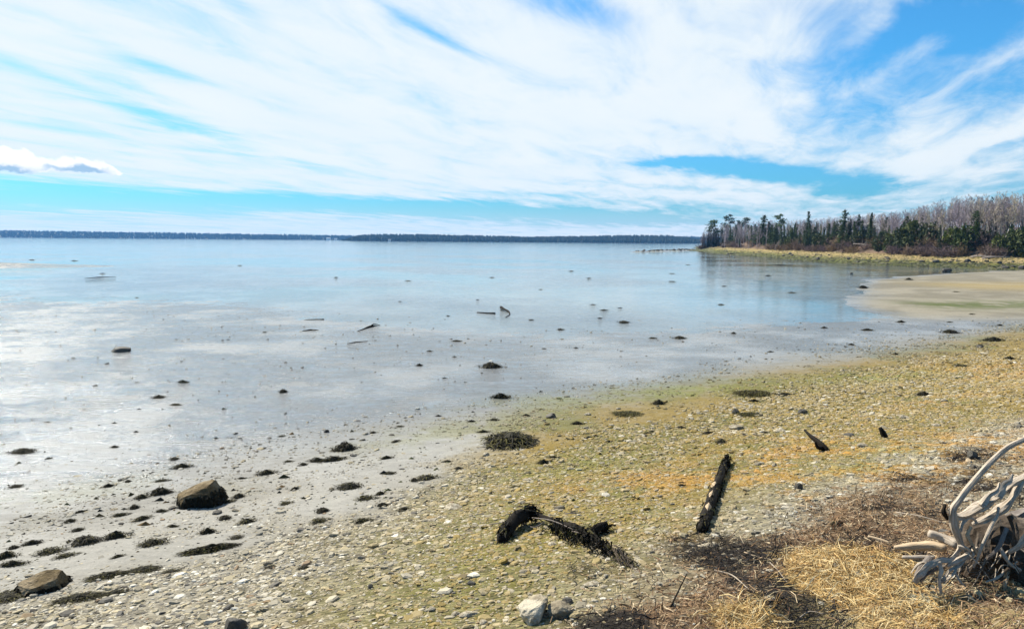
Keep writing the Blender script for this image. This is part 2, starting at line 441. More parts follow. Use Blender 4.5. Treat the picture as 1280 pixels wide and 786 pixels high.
M = dict(
    ground=m_ground(), water=m_water(),
    pebble=m_attr('pebble', .8, .3, 80, .6, .5, .006),
    straw=m_attr('dry_straw', .75, .2, 40, .4, .2, .003),
    weedattr=m_attr('wrack', .8, .1, 40, .5, .2, .003),
    stone=m_rock('pale_stone', (.31, .265, .185), (.17, .142, .10), (.41, .365, .275), .92, 14, .6, .08),
    darkstone=m_rock('dark_stone', (.035, .033, .03), (.06, .055, .045), (.10, .09, .07), .7, 9, .4),
    boulder=m_rock('brown_boulder', (.15, .112, .06), (.075, .055, .03), (.24, .19, .12), .92, 9, .1, .08, .09),
    weed=m_attr('seaweed', .75, .12, 30, .7, .6, .01),
    bleached=m_wood('bleached_wood', (.23, .178, .125), (.45, .385, .305), (.06, .042, .028)),
    tanwood=m_wood('tan_wood', (.34, .24, .14), (.46, .36, .24), (.2, .13, .08)),
    darkwood=m_wood('dark_wet_wood', (.008, .0065, .005), (.016, .013, .01), (.04, .033, .024), .85, .08),
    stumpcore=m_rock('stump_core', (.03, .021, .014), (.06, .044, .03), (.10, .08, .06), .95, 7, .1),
    bark=m_wood('grey_bark', (.20, .17, .145), (.12, .10, .085), (.30, .27, .24)),
    birch=m_wood('birch_bark', (.50, .47, .43), (.40, .37, .33), (.13, .11, .09)),
    conifbark=m_wood('conifer_bark', (.10, .07, .05), (.07, .05, .04), (.16, .13, .10)),
    spruce=m_leaf('spruce_needles', (.030, .052, .022), (.060, .088, .034), .7, .2),
    pine=m_leaf('pine_needles', (.04, .07, .035), (.075, .11, .05), .7, .2),
    younggreen=m_leaf('young_green', (.05, .068, .02), (.085, .10, .03), .7, .15),
    twig=m_leaf('bare_twigs', (.28, .235, .20), (.40, .345, .30), .85, .05, .5),
    bramble=m_leaf('bramble_twigs', (.12, .082, .06), (.20, .145, .11), .85, .05, .5),
    farwood=m_leaf('far_wood', (.016, .028, .02), (.03, .042, .026), .8, .1),
    hill=m_flat('far_land', (.018, .026, .016), .9, .01),
    white=m_flat('white_boards', (.75, .75, .72), .6, 3, .08),
    roof=m_flat('grey_roof', (.25, .25, .26), .7, 3, .2), glass=m_flat('dark_glass', (.03, .035, .04), .15, 2, .2),
)

# ============================================================ ground, water, far land, air
def patch(x, y, px, py, rx, ry, ang=0.0):
    p = hit(px, py); a = math.radians(ang)
    dx, dy = x - p[0], y - p[1]
    return np.exp(-(((dx * math.cos(a) + dy * math.sin(a)) / rx) ** 2 + ((-dx * math.sin(a) + dy * math.cos(a)) / ry) ** 2))


def lerp(a, b, f): return a + (np.asarray(b) - a) * f[..., None]


def zones(x, y):
    """Masks of what covers the ground, shared by the ground's colours and the scattering of pebbles and wrack."""
    q = qval(x, y); near = ss(y, 50, 34)
    n1 = fbm(x / 2.3, y / 2.3, 4, 101); n2 = fbm(x / .55, y / .55, 4, 111); n3 = fbm(x / .13, y / .13, 3, 121)
    muddy = 2.1 * ss(x + .25 * (q + 7), -.2, -2.6)
    sh = ss(q - muddy + 3.0 * (n1 - .5) + 2.2 * (n2 - .5), -10.4, -7.4) * near
    side = ss(x + .18 * (q + 8), -2.0, .8)
    alg = ss(n2 * .5 + n1 * .3 + n3 * .2 + .26 * side - .12 * (1 - side), .40, .58) * ss(q, -13.2, -9.5) * ss(q, -2.9, -4.4) * (.15 + .85 * side) * near
    orange = ss(n2 * .5 + n3 * .5, .42, .6) * np.clip(patch(x, y, 1130, 580, 3.0, 1.1, 35) + patch(x, y, 850, 600, .8, .7) * .8 + patch(x, y, 1010, 575, 1.0, .7, 30) + patch(x, y, 1262, 465, 2.5, 2.0) + patch(x, y, 760, 600, 1.0, .5, 20) * .6 + patch(x, y, 1210, 560, 1.6, .6, 35) * .8 + patch(x, y, 950, 560, 2.0, 1.0, 35) * .55 + patch(x, y, 1180, 500, 2.2, .8, 30) * .55 + patch(x, y, 1050, 625, .8, .3, 35) * .5, 0, 1)
    green = ss(n2 * .6 + n3 * .4, .36, .6) * np.clip(patch(x, y, 870, 487, 2.6, .9, 25) + patch(x, y, 1100, 470, 1.9, 1.0, 20) + patch(x, y, 1090, 575, 1.0, .4, 30) + patch(x, y, 560, 540, 1.6, .8, 35) * .5 + patch(x, y, 730, 580, 1.0, .6, 35) * .6 + patch(x, y, 60, 620, 1.4, .5, 35) * .35 + patch(x, y, 690, 500, 2.0, .8, 30) * .5, 0, 1)
    wrack = ss(q + .5 * ss(x, 2.6, .6) + .8 * (n2 - .5) + .5 * (n1 - .5), -3.25, -2.8) * near * ss(x, .1, .5)
    straw = ss(np.clip(patch(x, y, 1058, 715, .33, .55, 12) * 1.3 + patch(x, y, 925, 775, .22, .2) * 1.1 + patch(x, y, 1165, 775, .5, .22, 0) * .6 + patch(x, y, 1110, 700, .2, .16) * .5, 0, 1.3) + .6 * (n2 - .5), .42, .62) * near
    wrack = wrack * (1 - .9 * ss(x, 2.6, 4.6) * ss(n2 * .6 + n1 * .4, .64, .46)) * (1 - ss(x, 4.7, 5.6))
    return q, sh, alg, orange, green, wrack, straw, n1, n2, n3


def build_ground():
    a1 = np.radians(np.linspace(-43, 43, 760)); a2 = np.radians(np.linspace(43, 317, 100)[1:-1])
    ang = np.concatenate([a1, a2])
    rad = np.concatenate([[.4, 1, 1.7, 2.4], np.geomspace(3.0, 60, 560), np.geomspace(60, 300, 250)[1:], np.geomspace(300, 2600, 30)[1:]])
    A, R = np.meshgrid(ang, rad); x = (np.sin(A) * R).ravel(); y = (np.cos(A) * R).ravel()
    z = ground(x, y)
    nr, na = A.shape
    idx = np.arange(nr * na).reshape(nr, na); nx = np.roll(idx, -1, 1)
    quads = np.stack([idx[:-1].ravel(), idx[1:].ravel(), nx[1:].ravel(), nx[:-1].ravel()], 1)[:, ::-1]
    # centre cap
    V = np.stack([x, y, z], 1); V = np.concatenate([V, [[0, 0, float(ground(0., 0.))]]])
    tri = np.stack([np.full(na, len(V) - 1), idx[0], nx[0]], 1)[:, ::-1]
    q, sh, alg, orange, green, wrack, straw, n1, n2, n3 = zones(x, y)
    db = sdist(x, y, BAR); dh = sdist(x, y, HEAD) + 3.5 * (fbm(x / 7, y / 7, 3, 41) - .5)
    mud = lerp(np.full((len(x), 3), 1.0) * (.222, .232, .236), (.155, .162, .165), ss(n1, .35, .65))
    c = lerp(mud, (.28, .25, .19), ss(q, -13, -8.5) * .5)
    shin = lerp(np.full((len(x), 3), 1.0) * (.225, .195, .13), (.10, .085, .055), ss(n3, .4, .7))
    c = lerp(c, shin, sh * .85)
    c = lerp(c, lerp(np.full((len(x), 3), 1.0) * (.165, .115, .024), (.115, .105, .026), ss(n1, .4, .6)), np.clip(alg * (.6 + .6 * n3), 0, .92))
    c = lerp(c, (.145, .15, .03), green * .75)
    c = lerp(c, (.27, .145, .025), orange * .7)
    wr = lerp(np.full((len(x), 3), 1.0) * (.13, .085, .05), (.022, .018, .015), ss(n2, .42, .56))
    tanb = np.clip(patch(x, y, 1190, 770, .75, .35, 0) * 1.4, 0, 1) * ss(n2 * .6 + n3 * .4, .3, .5); wr = lerp(wr, (.30, .24, .11), tanb)
    c = lerp(c, wr, wrack * .95)
    c = lerp(c, lerp(np.full((len(x), 3), 1.0) * (.42, .29, .12), (.28, .17, .06), ss(n3, .3, .7)), straw)
    c = lerp(c, (.20, .205, .16), np.clip(patch(x, y, 1160, 745, .33, .25, 30) * 1.1, 0, 1) * ss(n2, .3, .5) * (1 - 0 * n1))
    # under water
    uw = ss(z, .0, -.12); c = lerp(c, (.34, .37, .365), uw * .8); deep = ss(z, -.3, -2.0); c = lerp(c, (.24, .29, .31), deep)
    c = lerp(c, (.17, .145, .10), np.exp(-((x + 66) / 22) ** 2 - ((y - 87) / 8) ** 2))
    # the bar across the cove
    bm = ss(db, -1.5, 1.5) * ss(y, 29, 36)
    bc = lerp(np.full((len(x), 3), 1.0) * (.21, .19, .145), (.15, .135, .10), ss(n1, .35, .65))
    bc = lerp(bc, (.25, .19, .08), np.exp(-((y - 58 + .0 * x) / 6.0) ** 2) * ss(x, 30, 37) * (.4 + .6 * n1))
    bc = lerp(bc, (.075, .09, .03), np.exp(-((y - (39.5 + .04 * x)) / 2.6) ** 2) * ss(x, 20, 23.5) * ss(x, 42, 33) * ss(n2 * .6 + n1 * .4, .3, .5) * .95)
    bc = lerp(bc, (.40, .28, .17), np.exp(-((y - 34) / 1.6) ** 2 - ((x - 24) / 2.5) ** 2) * 0)
    c = lerp(c, bc, bm * (1 - uw))
    # headland: weed, dry grass, bare bank, wood floor
    hm = ss(dh, -3, .5)
    hc = lerp(np.full((len(x), 3), 1.0) * (.06, .065, .02), (.20, .175, .05), ss(dh + 5 * (n1 - .5), 1.0, 4.5))
    hc = lerp(hc, (.28, .215, .09), ss(dh + 4 * (n1 - .5), 4.5, 6.5) * .9)
    hc = lerp(hc, (.075, .09, .025), ss(n1, .45, .62) * ss(dh, 7, 4) * .7)
    hc = lerp(hc, lerp(np.full((len(x), 3), 1.0) * (.145, .098, .07), (.08, .055, .038), ss(n1, .4, .6)), ss(dh + 2 * (n1 - .5), 8.8, 10.5))
    n4 = fbm(x / 1.3, y / 1.3, 3, 131); n5 = fbm(x / .5, y / .5, 2, 141)
    hc = lerp(hc, (.035, .04, .014), ss(n4 * .6 + n5 * .4, .47, .6) * ss(dh, 7.5, 3.5) * .85)
    hc = lerp(hc, (.22, .20, .16), ss(n5, .62, .75) * ss(dh, 9, 5) * .5)
    hc = lerp(hc, hc * .55, ss(n4, .5, .62) * ss(dh, 3, 6) * .6)
    c = lerp(c, hc, hm)
    sp = np.exp(-(seg_dist(x, y, SPIT) / 3.2) ** 2) * ss(z, -.02, .1)
    c = lerp(c, lerp(np.full((len(x), 3), 1.0) * (.11, .115, .05), (.06, .06, .045), ss(n1, .4, .6)), sp)
    wet = np.clip(ss(q + 2.4 * (n1 - .5), -8.4, -12.5), 0, 1) * (1 - hm) * (1 - .95 * bm * ss(z, -.01, .05))
    film = ss(n2 * .5 + n1 * .5, .3, .6)
    wet = wet * (.72 + .28 * film)
    rg = np.clip(sh + .8 * sp + .6 * hm * ss(dh, 8, 5), 0, 1) * (1 - wrack)
    msk = np.stack([wet, rg, straw], 1)
    C = np.concatenate([c, [[.2, .17, .1]]]); K = np.concatenate([msk, [[0, 0, 0]]])
    me = mesh_np('ground', V, [quads, tri], M['ground'], True, {'col': np.clip(c if len(c) == len(V) else C, 0, 1), 'msk': K})
    tag(obj('ground', me), kind='structure')


build_ground()

# water: one sheet to the far shore
na = 96
an = np.linspace(0, 2 * math.pi, na, endpoint=False)
rr = [0, 30, 120, 500, 2590]
V = [(0, 0, 0)] + [(r * math.sin(a), r * math.cos(a), 0) for r in rr[1:] for a in an]
tri = [(0, 1 + (i + 1) % na, 1 + i) for i in range(na)]
qd = [(1 + k * na + i, 1 + k * na + (i + 1) % na, 1 + (k + 1) * na + (i + 1) % na, 1 + (k + 1) * na + i) for k in range(len(rr) - 2) for i in range(na)]
tag(obj('water', mesh_np('water', V, [tri, qd], M['water'])), kind='structure')


def far_land(name, y0, x0, x1, prof, depth, wood_label, tree_h, n_tree, seed):
    """A low wooded shore: prof maps x -> height of the land."""
    r = np.random.default_rng(seed)
    nx, ny = 160, 8
    X = np.linspace(x0, x1, nx); k = np.linspace(0, 1, ny)
    XX, KK = np.meshgrid(X, k)
    H = np.interp(XX, prof[0], prof[1]) * np.sin(np.clip(KK * 1.9, 0, math.pi / 2)) * (.85 + .3 * fbm(XX / 90, KK * 3, 3, seed))
    YY = y0 + KK * depth + 12 * (fbm(XX / 60, KK * 2, 2, seed + 3) - .5)
    V = np.stack([XX.ravel(), YY.ravel(), np.where(KK == 0, -3, H).ravel()], 1)
    idx = np.arange(nx * ny).reshape(ny, nx)
    Q = np.stack([idx[:-1, :-1].ravel(), idx[:-1, 1:].ravel(), idx[1:, 1:].ravel(), idx[1:, :-1].ravel()], 1)
    tag(obj(name, mesh_np(name, V, [Q], M['hill'], True)), kind='structure')
    # wood on it, far away: one mass
    n = n_tree; tx = r.uniform(x0, x1, n); tk = r.uniform(.05, .75, n) ** 1.3
    base = np.interp(tx, prof[0], prof[1]) * np.sin(np.clip(tk * 1.9, 0, math.pi / 2)) * .9
    ok = np.interp(tx, prof[0], prof[1]) > 1.2
    tx, tk, base = tx[ok], tk[ok], base[ok]; n = len(tx)
    hgt = tree_h * r.uniform(.7, 1.05, n) * np.clip(np.interp(tx, prof[0], prof[1]) / 6, .3, 1); wd = hgt * r.uniform(.16, .34, n)
    seg = 6; rings = ((0.0, .75), (.35, 1.0), (.7, .62), (1.0, .05))
    VV = []
    for (hz, hr) in rings:
        for s in range(seg):
            a = 2 * math.pi * s / seg
            jit = r.uniform(.7, 1.3, n)
            VV.append(np.stack([tx + np.cos(a) * wd * hr * jit, y0 + tk * depth + np.sin(a) * wd * hr * jit, base - .5 + hgt * hz], 1))
    VV = np.stack(VV, 1)
    f = []
    for k2 in range(3):
        for s in range(seg): f.append((k2 * seg + s, k2 * seg + (s + 1) % seg, (k2 + 1) * seg + (s + 1) % seg, (k2 + 1) * seg + s))
    f = np.array(f)[None] + (np.arange(n) * seg * 4)[:, None, None]
    o = obj('far_wood', mesh_np('far_wood', VV.reshape(-1, 3), [f.reshape(-1, 4)], M['farwood'], False))
    tag(o, wood_label, 'wood', kind='stuff')


# the far side of the bay and the nearer wooded island
far_land('far_shore', 2250, -2000, 900, ([-2000, -1500, -1150, -600, -300, 100, 400, 900], [22, 20, 17, 12, 9, 10, 16, 19]), 250, 'blue dark wood along the far side of the bay', 8, 9000, 3)
far_land('island', 1480, -345, 420, ([-345, -325, -290, -200, -60, 40, 130, 230, 320, 365, 420], [.5, 5, 8.5, 9.5, 7, 5.5, 7.5, 11, 11.5, 6.0, 1]), 120, 'dark spruce wood covering the low island across the bay', 8.5, 4200, 5)

hz = bpy.data.meshes.new('haze')
b = 2700.0; z0, z1 = -8.0, 70.0
hz.from_pydata([(-b, -b, z0), (b, -b, z0), (b, b, z0), (-b, b, z0), (-b, -b, z1), (b, -b, z1), (b, b, z1), (-b, b, z1)], [],
               [(3, 2, 1, 0), (4, 5, 6, 7), (0, 1, 5, 4), (1, 2, 6, 5), (2, 3, 7, 6), (3, 0, 4, 7)])
hm_, ht = new_mat('haze')
pv_ = nd(ht, 'ShaderNodeVolumePrincipled', {'Color': (.17, .46, .95, 1), 'Density': 1.35e-4, 'Anisotropy': .2})
ho = nd(ht, 'ShaderNodeOutputMaterial'); ht.links.new(pv_.outputs[0], ho.inputs['Volume'])
hz.materials.append(hm_); tag(obj('haze', hz), kind='stuff')

# ============================================================ shapes
def tube_np(pts, rad, n=8, jit=0.0, seed=0, sub=1, flat=1.0, cap=True):
    """Tapered tube through pts; returns verts, faces, grain (around, along)."""
    r = np.random.default_rng(seed)
    P = np.asarray(pts, float); R = np.asarray(rad, float)
    if sub > 1:                                              # Catmull-Rom through the points
        out, ro = [], []
        Q = np.vstack([2 * P[0] - P[1], P, 2 * P[-1] - P[-2]])
        for i in range(len(P) - 1):
            for k in range(sub):
                t = k / sub; a, b_, c, d = Q[i], Q[i + 1], Q[i + 2], Q[i + 3]
                out.append(.5 * (2 * b_ + (c - a) * t + (2 * a - 5 * b_ + 4 * c - d) * t * t + (3 * b_ - a - 3 * c + d) * t ** 3))
                ro.append(R[i] * (1 - t) + R[i + 1] * t)
        out.append(P[-1]); ro.append(R[-1]); P, R = np.array(out), np.array(ro)
    T = np.gradient(P, axis=0); T /= np.linalg.norm(T, axis=1)[:, None] + 1e-12
    ref = np.array([0, 0, 1.0]) if abs(T[0][2]) < .85 else np.array([1.0, 0, 0])
    V, G = [], []; L = 0
    ph = r.uniform(0, 6.28, n)
    lobes = 1 + jit * np.sin(np.arange(n) * 2.3 + r.uniform(0, 6))
    for i in range(len(P)):
        if i: L += np.linalg.norm(P[i] - P[i - 1])
        u = np.cross(ref, T[i]); u /= np.linalg.norm(u) + 1e-12; v = np.cross(T[i], u); ref = v
        for k in range(n):
            a = 2 * math.pi * k / n
            rr_ = R[i] * lobes[k] * (1 + jit * .8 * math.sin(ph[k] + i * .9) * .6)
            V.append(P[i] + u * math.cos(a) * rr_ + v * math.sin(a) * rr_ * flat); G.append((min(k, n - k) / n, L, 0))
    m = len(P); fs = []
    for i in range(m - 1):
        for k in range(n): fs.append((i * n + k, i * n + (k + 1) % n, (i + 1) * n + (k + 1) % n, (i + 1) * n + k))
    tri = []
    if cap:
        for end, i in ((0, 0), (1, m - 1)):
            V.append(P[i] + T[i] * (R[i] * .35 * (1 if end else -1))); G.append((.2, L * end, 0)); c = len(V) - 1
            for k in range(n):
                tri.append((c, i * n + (k + 1) % n, i * n + k) if not end else (c, i * n + k, i * n + (k + 1) % n))
    return np.array(V), np.array(fs).reshape(-1, 4), np.array(tri).reshape(-1, 3), np.array(G)


class MB:
    """Collects shapes for ONE mesh."""
    def __init__(s): s.V, s.Q, s.T, s.G, s.C, s.n = [], [], [], [], [], 0
    def add(s, V, Q=(), T=(), G=None, C=None):
        V = np.asarray(V, float).reshape(-1, 3)
        if len(Q): s.Q.append(np.asarray(Q).reshape(-1, 4) + s.n)
        if len(T): s.T.append(np.asarray(T).reshape(-1, 3) + s.n)
        s.V.append(V); s.G.append(np.zeros((len(V), 3)) if G is None else G)
        s.C.append(np.ones((len(V), 3)) * (.5 if C is None else np.asarray(C))); s.n += len(V); return s
    def tube(s, pts, rad, C=None, **k):
        V, Q, T, G = tube_np(pts, rad, **k); return s.add(V, Q, T, G, C)
    def mesh(s, name, mat, smooth=True, center=None):
        V = np.concatenate(s.V)
        if center is not None: V = V - np.asarray(center)
        fs = []
        if s.Q: fs.append(np.concatenate(s.Q))
        if s.T: fs.append(np.concatenate(s.T))
        me = mesh_np(name, V, fs, mat, smooth, {'col': np.concatenate(s.C)})
        a = me.attributes.new('grain', 'FLOAT_VECTOR', 'POINT'); a.data.foreach_set('vector', np.concatenate(s.G).astype(np.float32).ravel())
        return me


def ico(sub):
    import bmesh
    bm = bmesh.new(); bmesh.ops.create_icosphere(bm, subdivisions=sub, radius=1)
    V = np.array([v.co[:] for v in bm.verts]); T = np.array([[v.index for v in f.verts] for f in bm.faces]); bm.free(); return V, T


ICO = {k: ico(k) for k in (1, 2, 3, 4)}


def n3d(V, s, sc):
    return (fbm(V[:, 0] * sc + 3.1 * s, V[:, 1] * sc + V[:, 2] * sc * .7, 4, s) + fbm(V[:, 1] * sc - 5.3, V[:, 2] * sc + V[:, 0] * sc * .6, 4, s + 50)) / 2


def rock_mesh(name, seed, mat, dims=(1, .8, .5), cuts=7, sub=3, rough=.12, sharp=.8):
    r = np.random.default_rng(seed); V, T = ICO[sub]; V = V.copy()
    for _ in range(cuts):                                    # planes that break flat faces into the stone
        d = r.normal(size=3); d /= np.linalg.norm(d); lim = r.uniform(.5, .85) * sharp + (1 - sharp)
        k = V @ d; over = np.maximum(k - lim, 0); V -= np.outer(over * .92, d)
    V *= (1 + rough * (n3d(V, seed, 1.6) - .5) * 2 + rough * .35 * (n3d(V, seed + 7, 6) - .5) * 2)[:, None]
    V *= np.asarray(dims) / 2 / np.abs(V).max(0)
    V[:, 2] += dims[2] * .28
    return mesh_np(name, V, [T], mat, False)


ROCKS = [rock_mesh('stone', 200 + i, M['stone'], (1, r_, h_), 9, 3) for i, (r_, h_) in enumerate([(.75, .32), (.62, .4), (.85, .45), (.55, .28), (.9, .6), (.7, .5)])]
DROCKS = [rock_mesh('stone', 230 + i, M['darkstone'], (1, r_, h_), 9, 3) for i, (r_, h_) in enumerate([(.8, .7), (.7, .95), (.9, .5)])]


# ---------------- seaweed clumps
def weed_mesh(seed, n_strip=240, hump=.16, olive=.35):
    r = np.random.default_rng(seed); mb = MB()
    # matted base with a ragged edge
    rings, seg = 9, 40; V = []; C = []
    edge = .45 + .85 * fbm(np.cos(np.linspace(0, 6.28, seg, endpoint=False)) * 2.6 + seed, np.sin(np.linspace(0, 6.28, seg, endpoint=False)) * 2.6, 4, seed, .7)
    edge *= .74
    for k in range(rings):
        f = k / (rings - 1)
        for s in range(seg):
            a = 2 * math.pi * s / seg
            x, y = math.cos(a) * f * edge[s] * .5, math.sin(a) * f * edge[s] * .5
            z = hump * (1 - f ** 1.6) * (.35 + 1.2 * float(fbm(np.array(x * 7 + seed), np.array(y * 7.0), 3, seed + 2))) - .01 * f
            V.append((x, y, z)); C.append(np.array((.02, .018, .009)) * r.uniform(.5, 1.4))
    Q = [(k * seg + s, k * seg + (s + 1) % seg, (k + 1) * seg + (s + 1) % seg, (k + 1) * seg + s) for k in range(rings - 1) for s in range(seg)]
    mb.add(V, np.array(Q)[:, ::-1], C=np.array(C))
    for _ in range(n_strip):
        a = r.uniform(0, 6.28); f = r.uniform(0, 1) ** .6 * 1.28; i = int(a / 6.2832 * seg) % seg
        x, y = math.cos(a) * f * edge[i] * .5, math.sin(a) * f * edge[i] * .5
        z = max(hump * (1 - min(f, 1.0) ** 1.6) * .85, 0) * (.6 + .8 * float(vnoise(np.array(x * 9 + seed), np.array(y * 9.0), 5))) + .008
        da = a + r.normal() * 1.1; L = r.uniform(.05, .22); w = r.uniform(.006, .017)
        d = np.array([math.cos(da), math.sin(da)]); nrm = np.array([-d[1], d[0]])
        pts = []
        up = r.uniform(.0, .05)
        for k in range(4):
            t = k / 3; c = np.array([x, y]) + d * L * t + nrm * math.sin(t * 3 + a) * .02
            zz = max(z + up * math.sin(t * 2.6) - z * t * .5, .004); ww = w * (1 - .6 * t)
            pts += [(*(c + nrm * ww), zz + r.uniform(-.006, .006)), (*(c - nrm * ww), zz)]
        col = np.array((.075, .066, .018)) if r.random() < olive else np.array((.016, .014, .008))
        mb.add(pts, [(0, 1, 3, 2), (2, 3, 5, 4), (4, 5, 7, 6)], C=col * r.uniform(.5, 1.3))
    return mb.mesh('seaweed_clump', M['weed'], False)


WEEDS = [weed_mesh(300 + i, 200, hp, ol) for i, (hp, ol) in enumerate([(.10, .3), (.14, .2), (.08, .55), (.17, .15), (.12, .35)])]
BIGWEED = weed_mesh(320, 900, .12, .35)
YWEED = weed_mesh(321, 700, .08, .75)

# landmarks the labels can point at
LAND = [('the brown boulder on the mud', 245, 630), ('the weedy pale boulder by the frame edge', 45, 735), ('the arched black log', 690, 668), ('the upright-lying dark log', 893, 625), ('the leaning black stick', 1020, 552),
        ('the short black post', 1103, 541), ('the biggest seaweed mat', 640, 552), ('the driftwood stump', 1195, 690), ('the half sunk rock in the shallows', 152, 438), ('the white pair of stones', 750, 730),
        ('the dark block of rock', 998, 607), ('the olive seaweed pair', 945, 492), ('the straw mound', 1058, 715), ('the cove bar', 1130, 385), ('the round olive weed cushion', 785, 517), ('the floating forked branch', 461, 410),
        ('the lone brown tuft on the grey mud', 614, 458), ('the long dark weed bank', 1241, 425)]
LANDP = [(n, hit(a, b_)) for n, a, b_ in LAND]
_used = {}
ORD = 'first second third fourth fifth sixth seventh eighth ninth tenth eleventh twelfth thirteenth fourteenth fifteenth sixteenth seventeenth eighteenth nineteenth twentieth'.split()
ORD += ['twenty-' + w for w in ORD[:9]] + ['thirtieth'] + ['thirty-' + w for w in ORD[:9]]


def where(p, noun):
    """A label that places a small thing by the landmark nearest to it."""
    ds = sorted(((np.hypot(p[0] - l[0], p[1] - l[1]), n, l) for n, l in LANDP), key=lambda v: v[0])
    for d, n, l in ds[:6]:
        if d < .12: continue
        v = np.array([p[0] - l[0], p[1] - l[1]]); a = v @ np.array([-.6, .8]); s = v @ np.array([.8, .6])
        dist = 'just' if d < .5 else 'a step' if d < 1.1 else 'two steps' if d < 2 else 'several steps' if d < 4.5 else 'well' if d < 10 else 'far'
        noun = noun.strip()
        way = ('seaward of' if a > 0 else 'inland of') if abs(a) > abs(s) else ('along the shore past' if s > 0 else 'along the shore before')
        lab = f'{noun} {dist} {way} {n}'
        if len(lab.split()) <= 16 and lab not in _used: _used[lab] = 1; return lab
    for d, n, l in ds[:8]:
        for w in ORD[1:]:
            lab = f'{w} {noun} counting out from {n}'
            if len(lab.split()) <= 16 and lab not in _used: _used[lab] = 1; return lab
    return None


def place(name, me, px, py, wpx, label=None, cat=None, group=None, rz=None, sy=None, sz=None, sink=.0, r=random):
    p = hit(px, py); s = wpx / ppm(p)
    o = obj(name, me); o.location = (p[0], p[1], p[2] - sink * s)
    sy = sy if sy is not None else r.uniform(.75, 1.25); sz = sz if sz is not None else r.uniform(.7, 1.1)
    o.scale = (s, s * sy, s * sz); o.rotation_euler = (0, 0, rz if rz is not None else r.uniform(-.5, .5))
    return tag(o, label, cat, group), p


# ---------------- boulders and stones
def own_rock(name, seed, mat, px, py, dims, label, cat='rock', rz=0.0, tilt=(0, 0), cuts=8, sink=.1, rough=.12, sub=4):
    p = hit(px, py); me = rock_mesh(name, seed, mat, dims, cuts, sub, rough)
    o = obj(name, me); o.location = (p[0], p[1], p[2] - dims[2] * sink); o.rotation_euler = (tilt[0], tilt[1], rz); return tag(o, label, cat)


def boulder_shape():
    """Slab-topped boulder: sloping flat top, dark undercut front."""
    V, T = ICO[4]; V = V.copy()
    for d, lim in (((-.25, -.12, 1), .52), ((0, -1, .05), .62), ((.95, -.3, .25), .66), ((-.9, -.2, -.1), .8), ((-.5, .8, .2), .75), ((.5, .85, .1), .75), ((-.8, -.5, .3), .78), ((.2, -.8, .6), .70)):
        d = np.array(d, float); d /= np.linalg.norm(d); k = V @ d; V -= np.outer(np.maximum(k - lim, 0) * .96, d)
    V *= (1 + .14 * (n3d(V, 5, 2.2) - .5) + .10 * (n3d(V, 9, 9) - .5))[:, None]
    return V, T


def shade_weed(V, T, root, n, seed, zmax):
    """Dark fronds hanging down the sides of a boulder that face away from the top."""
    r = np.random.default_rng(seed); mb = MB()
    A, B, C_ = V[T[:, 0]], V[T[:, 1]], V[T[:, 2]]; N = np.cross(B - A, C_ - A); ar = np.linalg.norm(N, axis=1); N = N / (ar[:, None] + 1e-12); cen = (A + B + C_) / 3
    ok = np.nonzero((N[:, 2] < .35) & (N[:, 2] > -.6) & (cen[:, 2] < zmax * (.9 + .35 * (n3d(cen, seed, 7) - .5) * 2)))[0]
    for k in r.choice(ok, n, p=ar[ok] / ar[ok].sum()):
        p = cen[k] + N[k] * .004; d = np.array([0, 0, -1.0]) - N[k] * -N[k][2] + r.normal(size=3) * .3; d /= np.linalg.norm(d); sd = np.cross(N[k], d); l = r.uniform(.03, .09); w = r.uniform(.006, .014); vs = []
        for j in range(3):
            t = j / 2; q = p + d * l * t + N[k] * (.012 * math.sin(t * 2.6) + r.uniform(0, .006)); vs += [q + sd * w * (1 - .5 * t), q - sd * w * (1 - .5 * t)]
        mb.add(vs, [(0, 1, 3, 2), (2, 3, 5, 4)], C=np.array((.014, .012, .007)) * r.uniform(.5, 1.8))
    obj('shade_weed', mb.mesh('shade_weed', M['weedattr'], False), root)


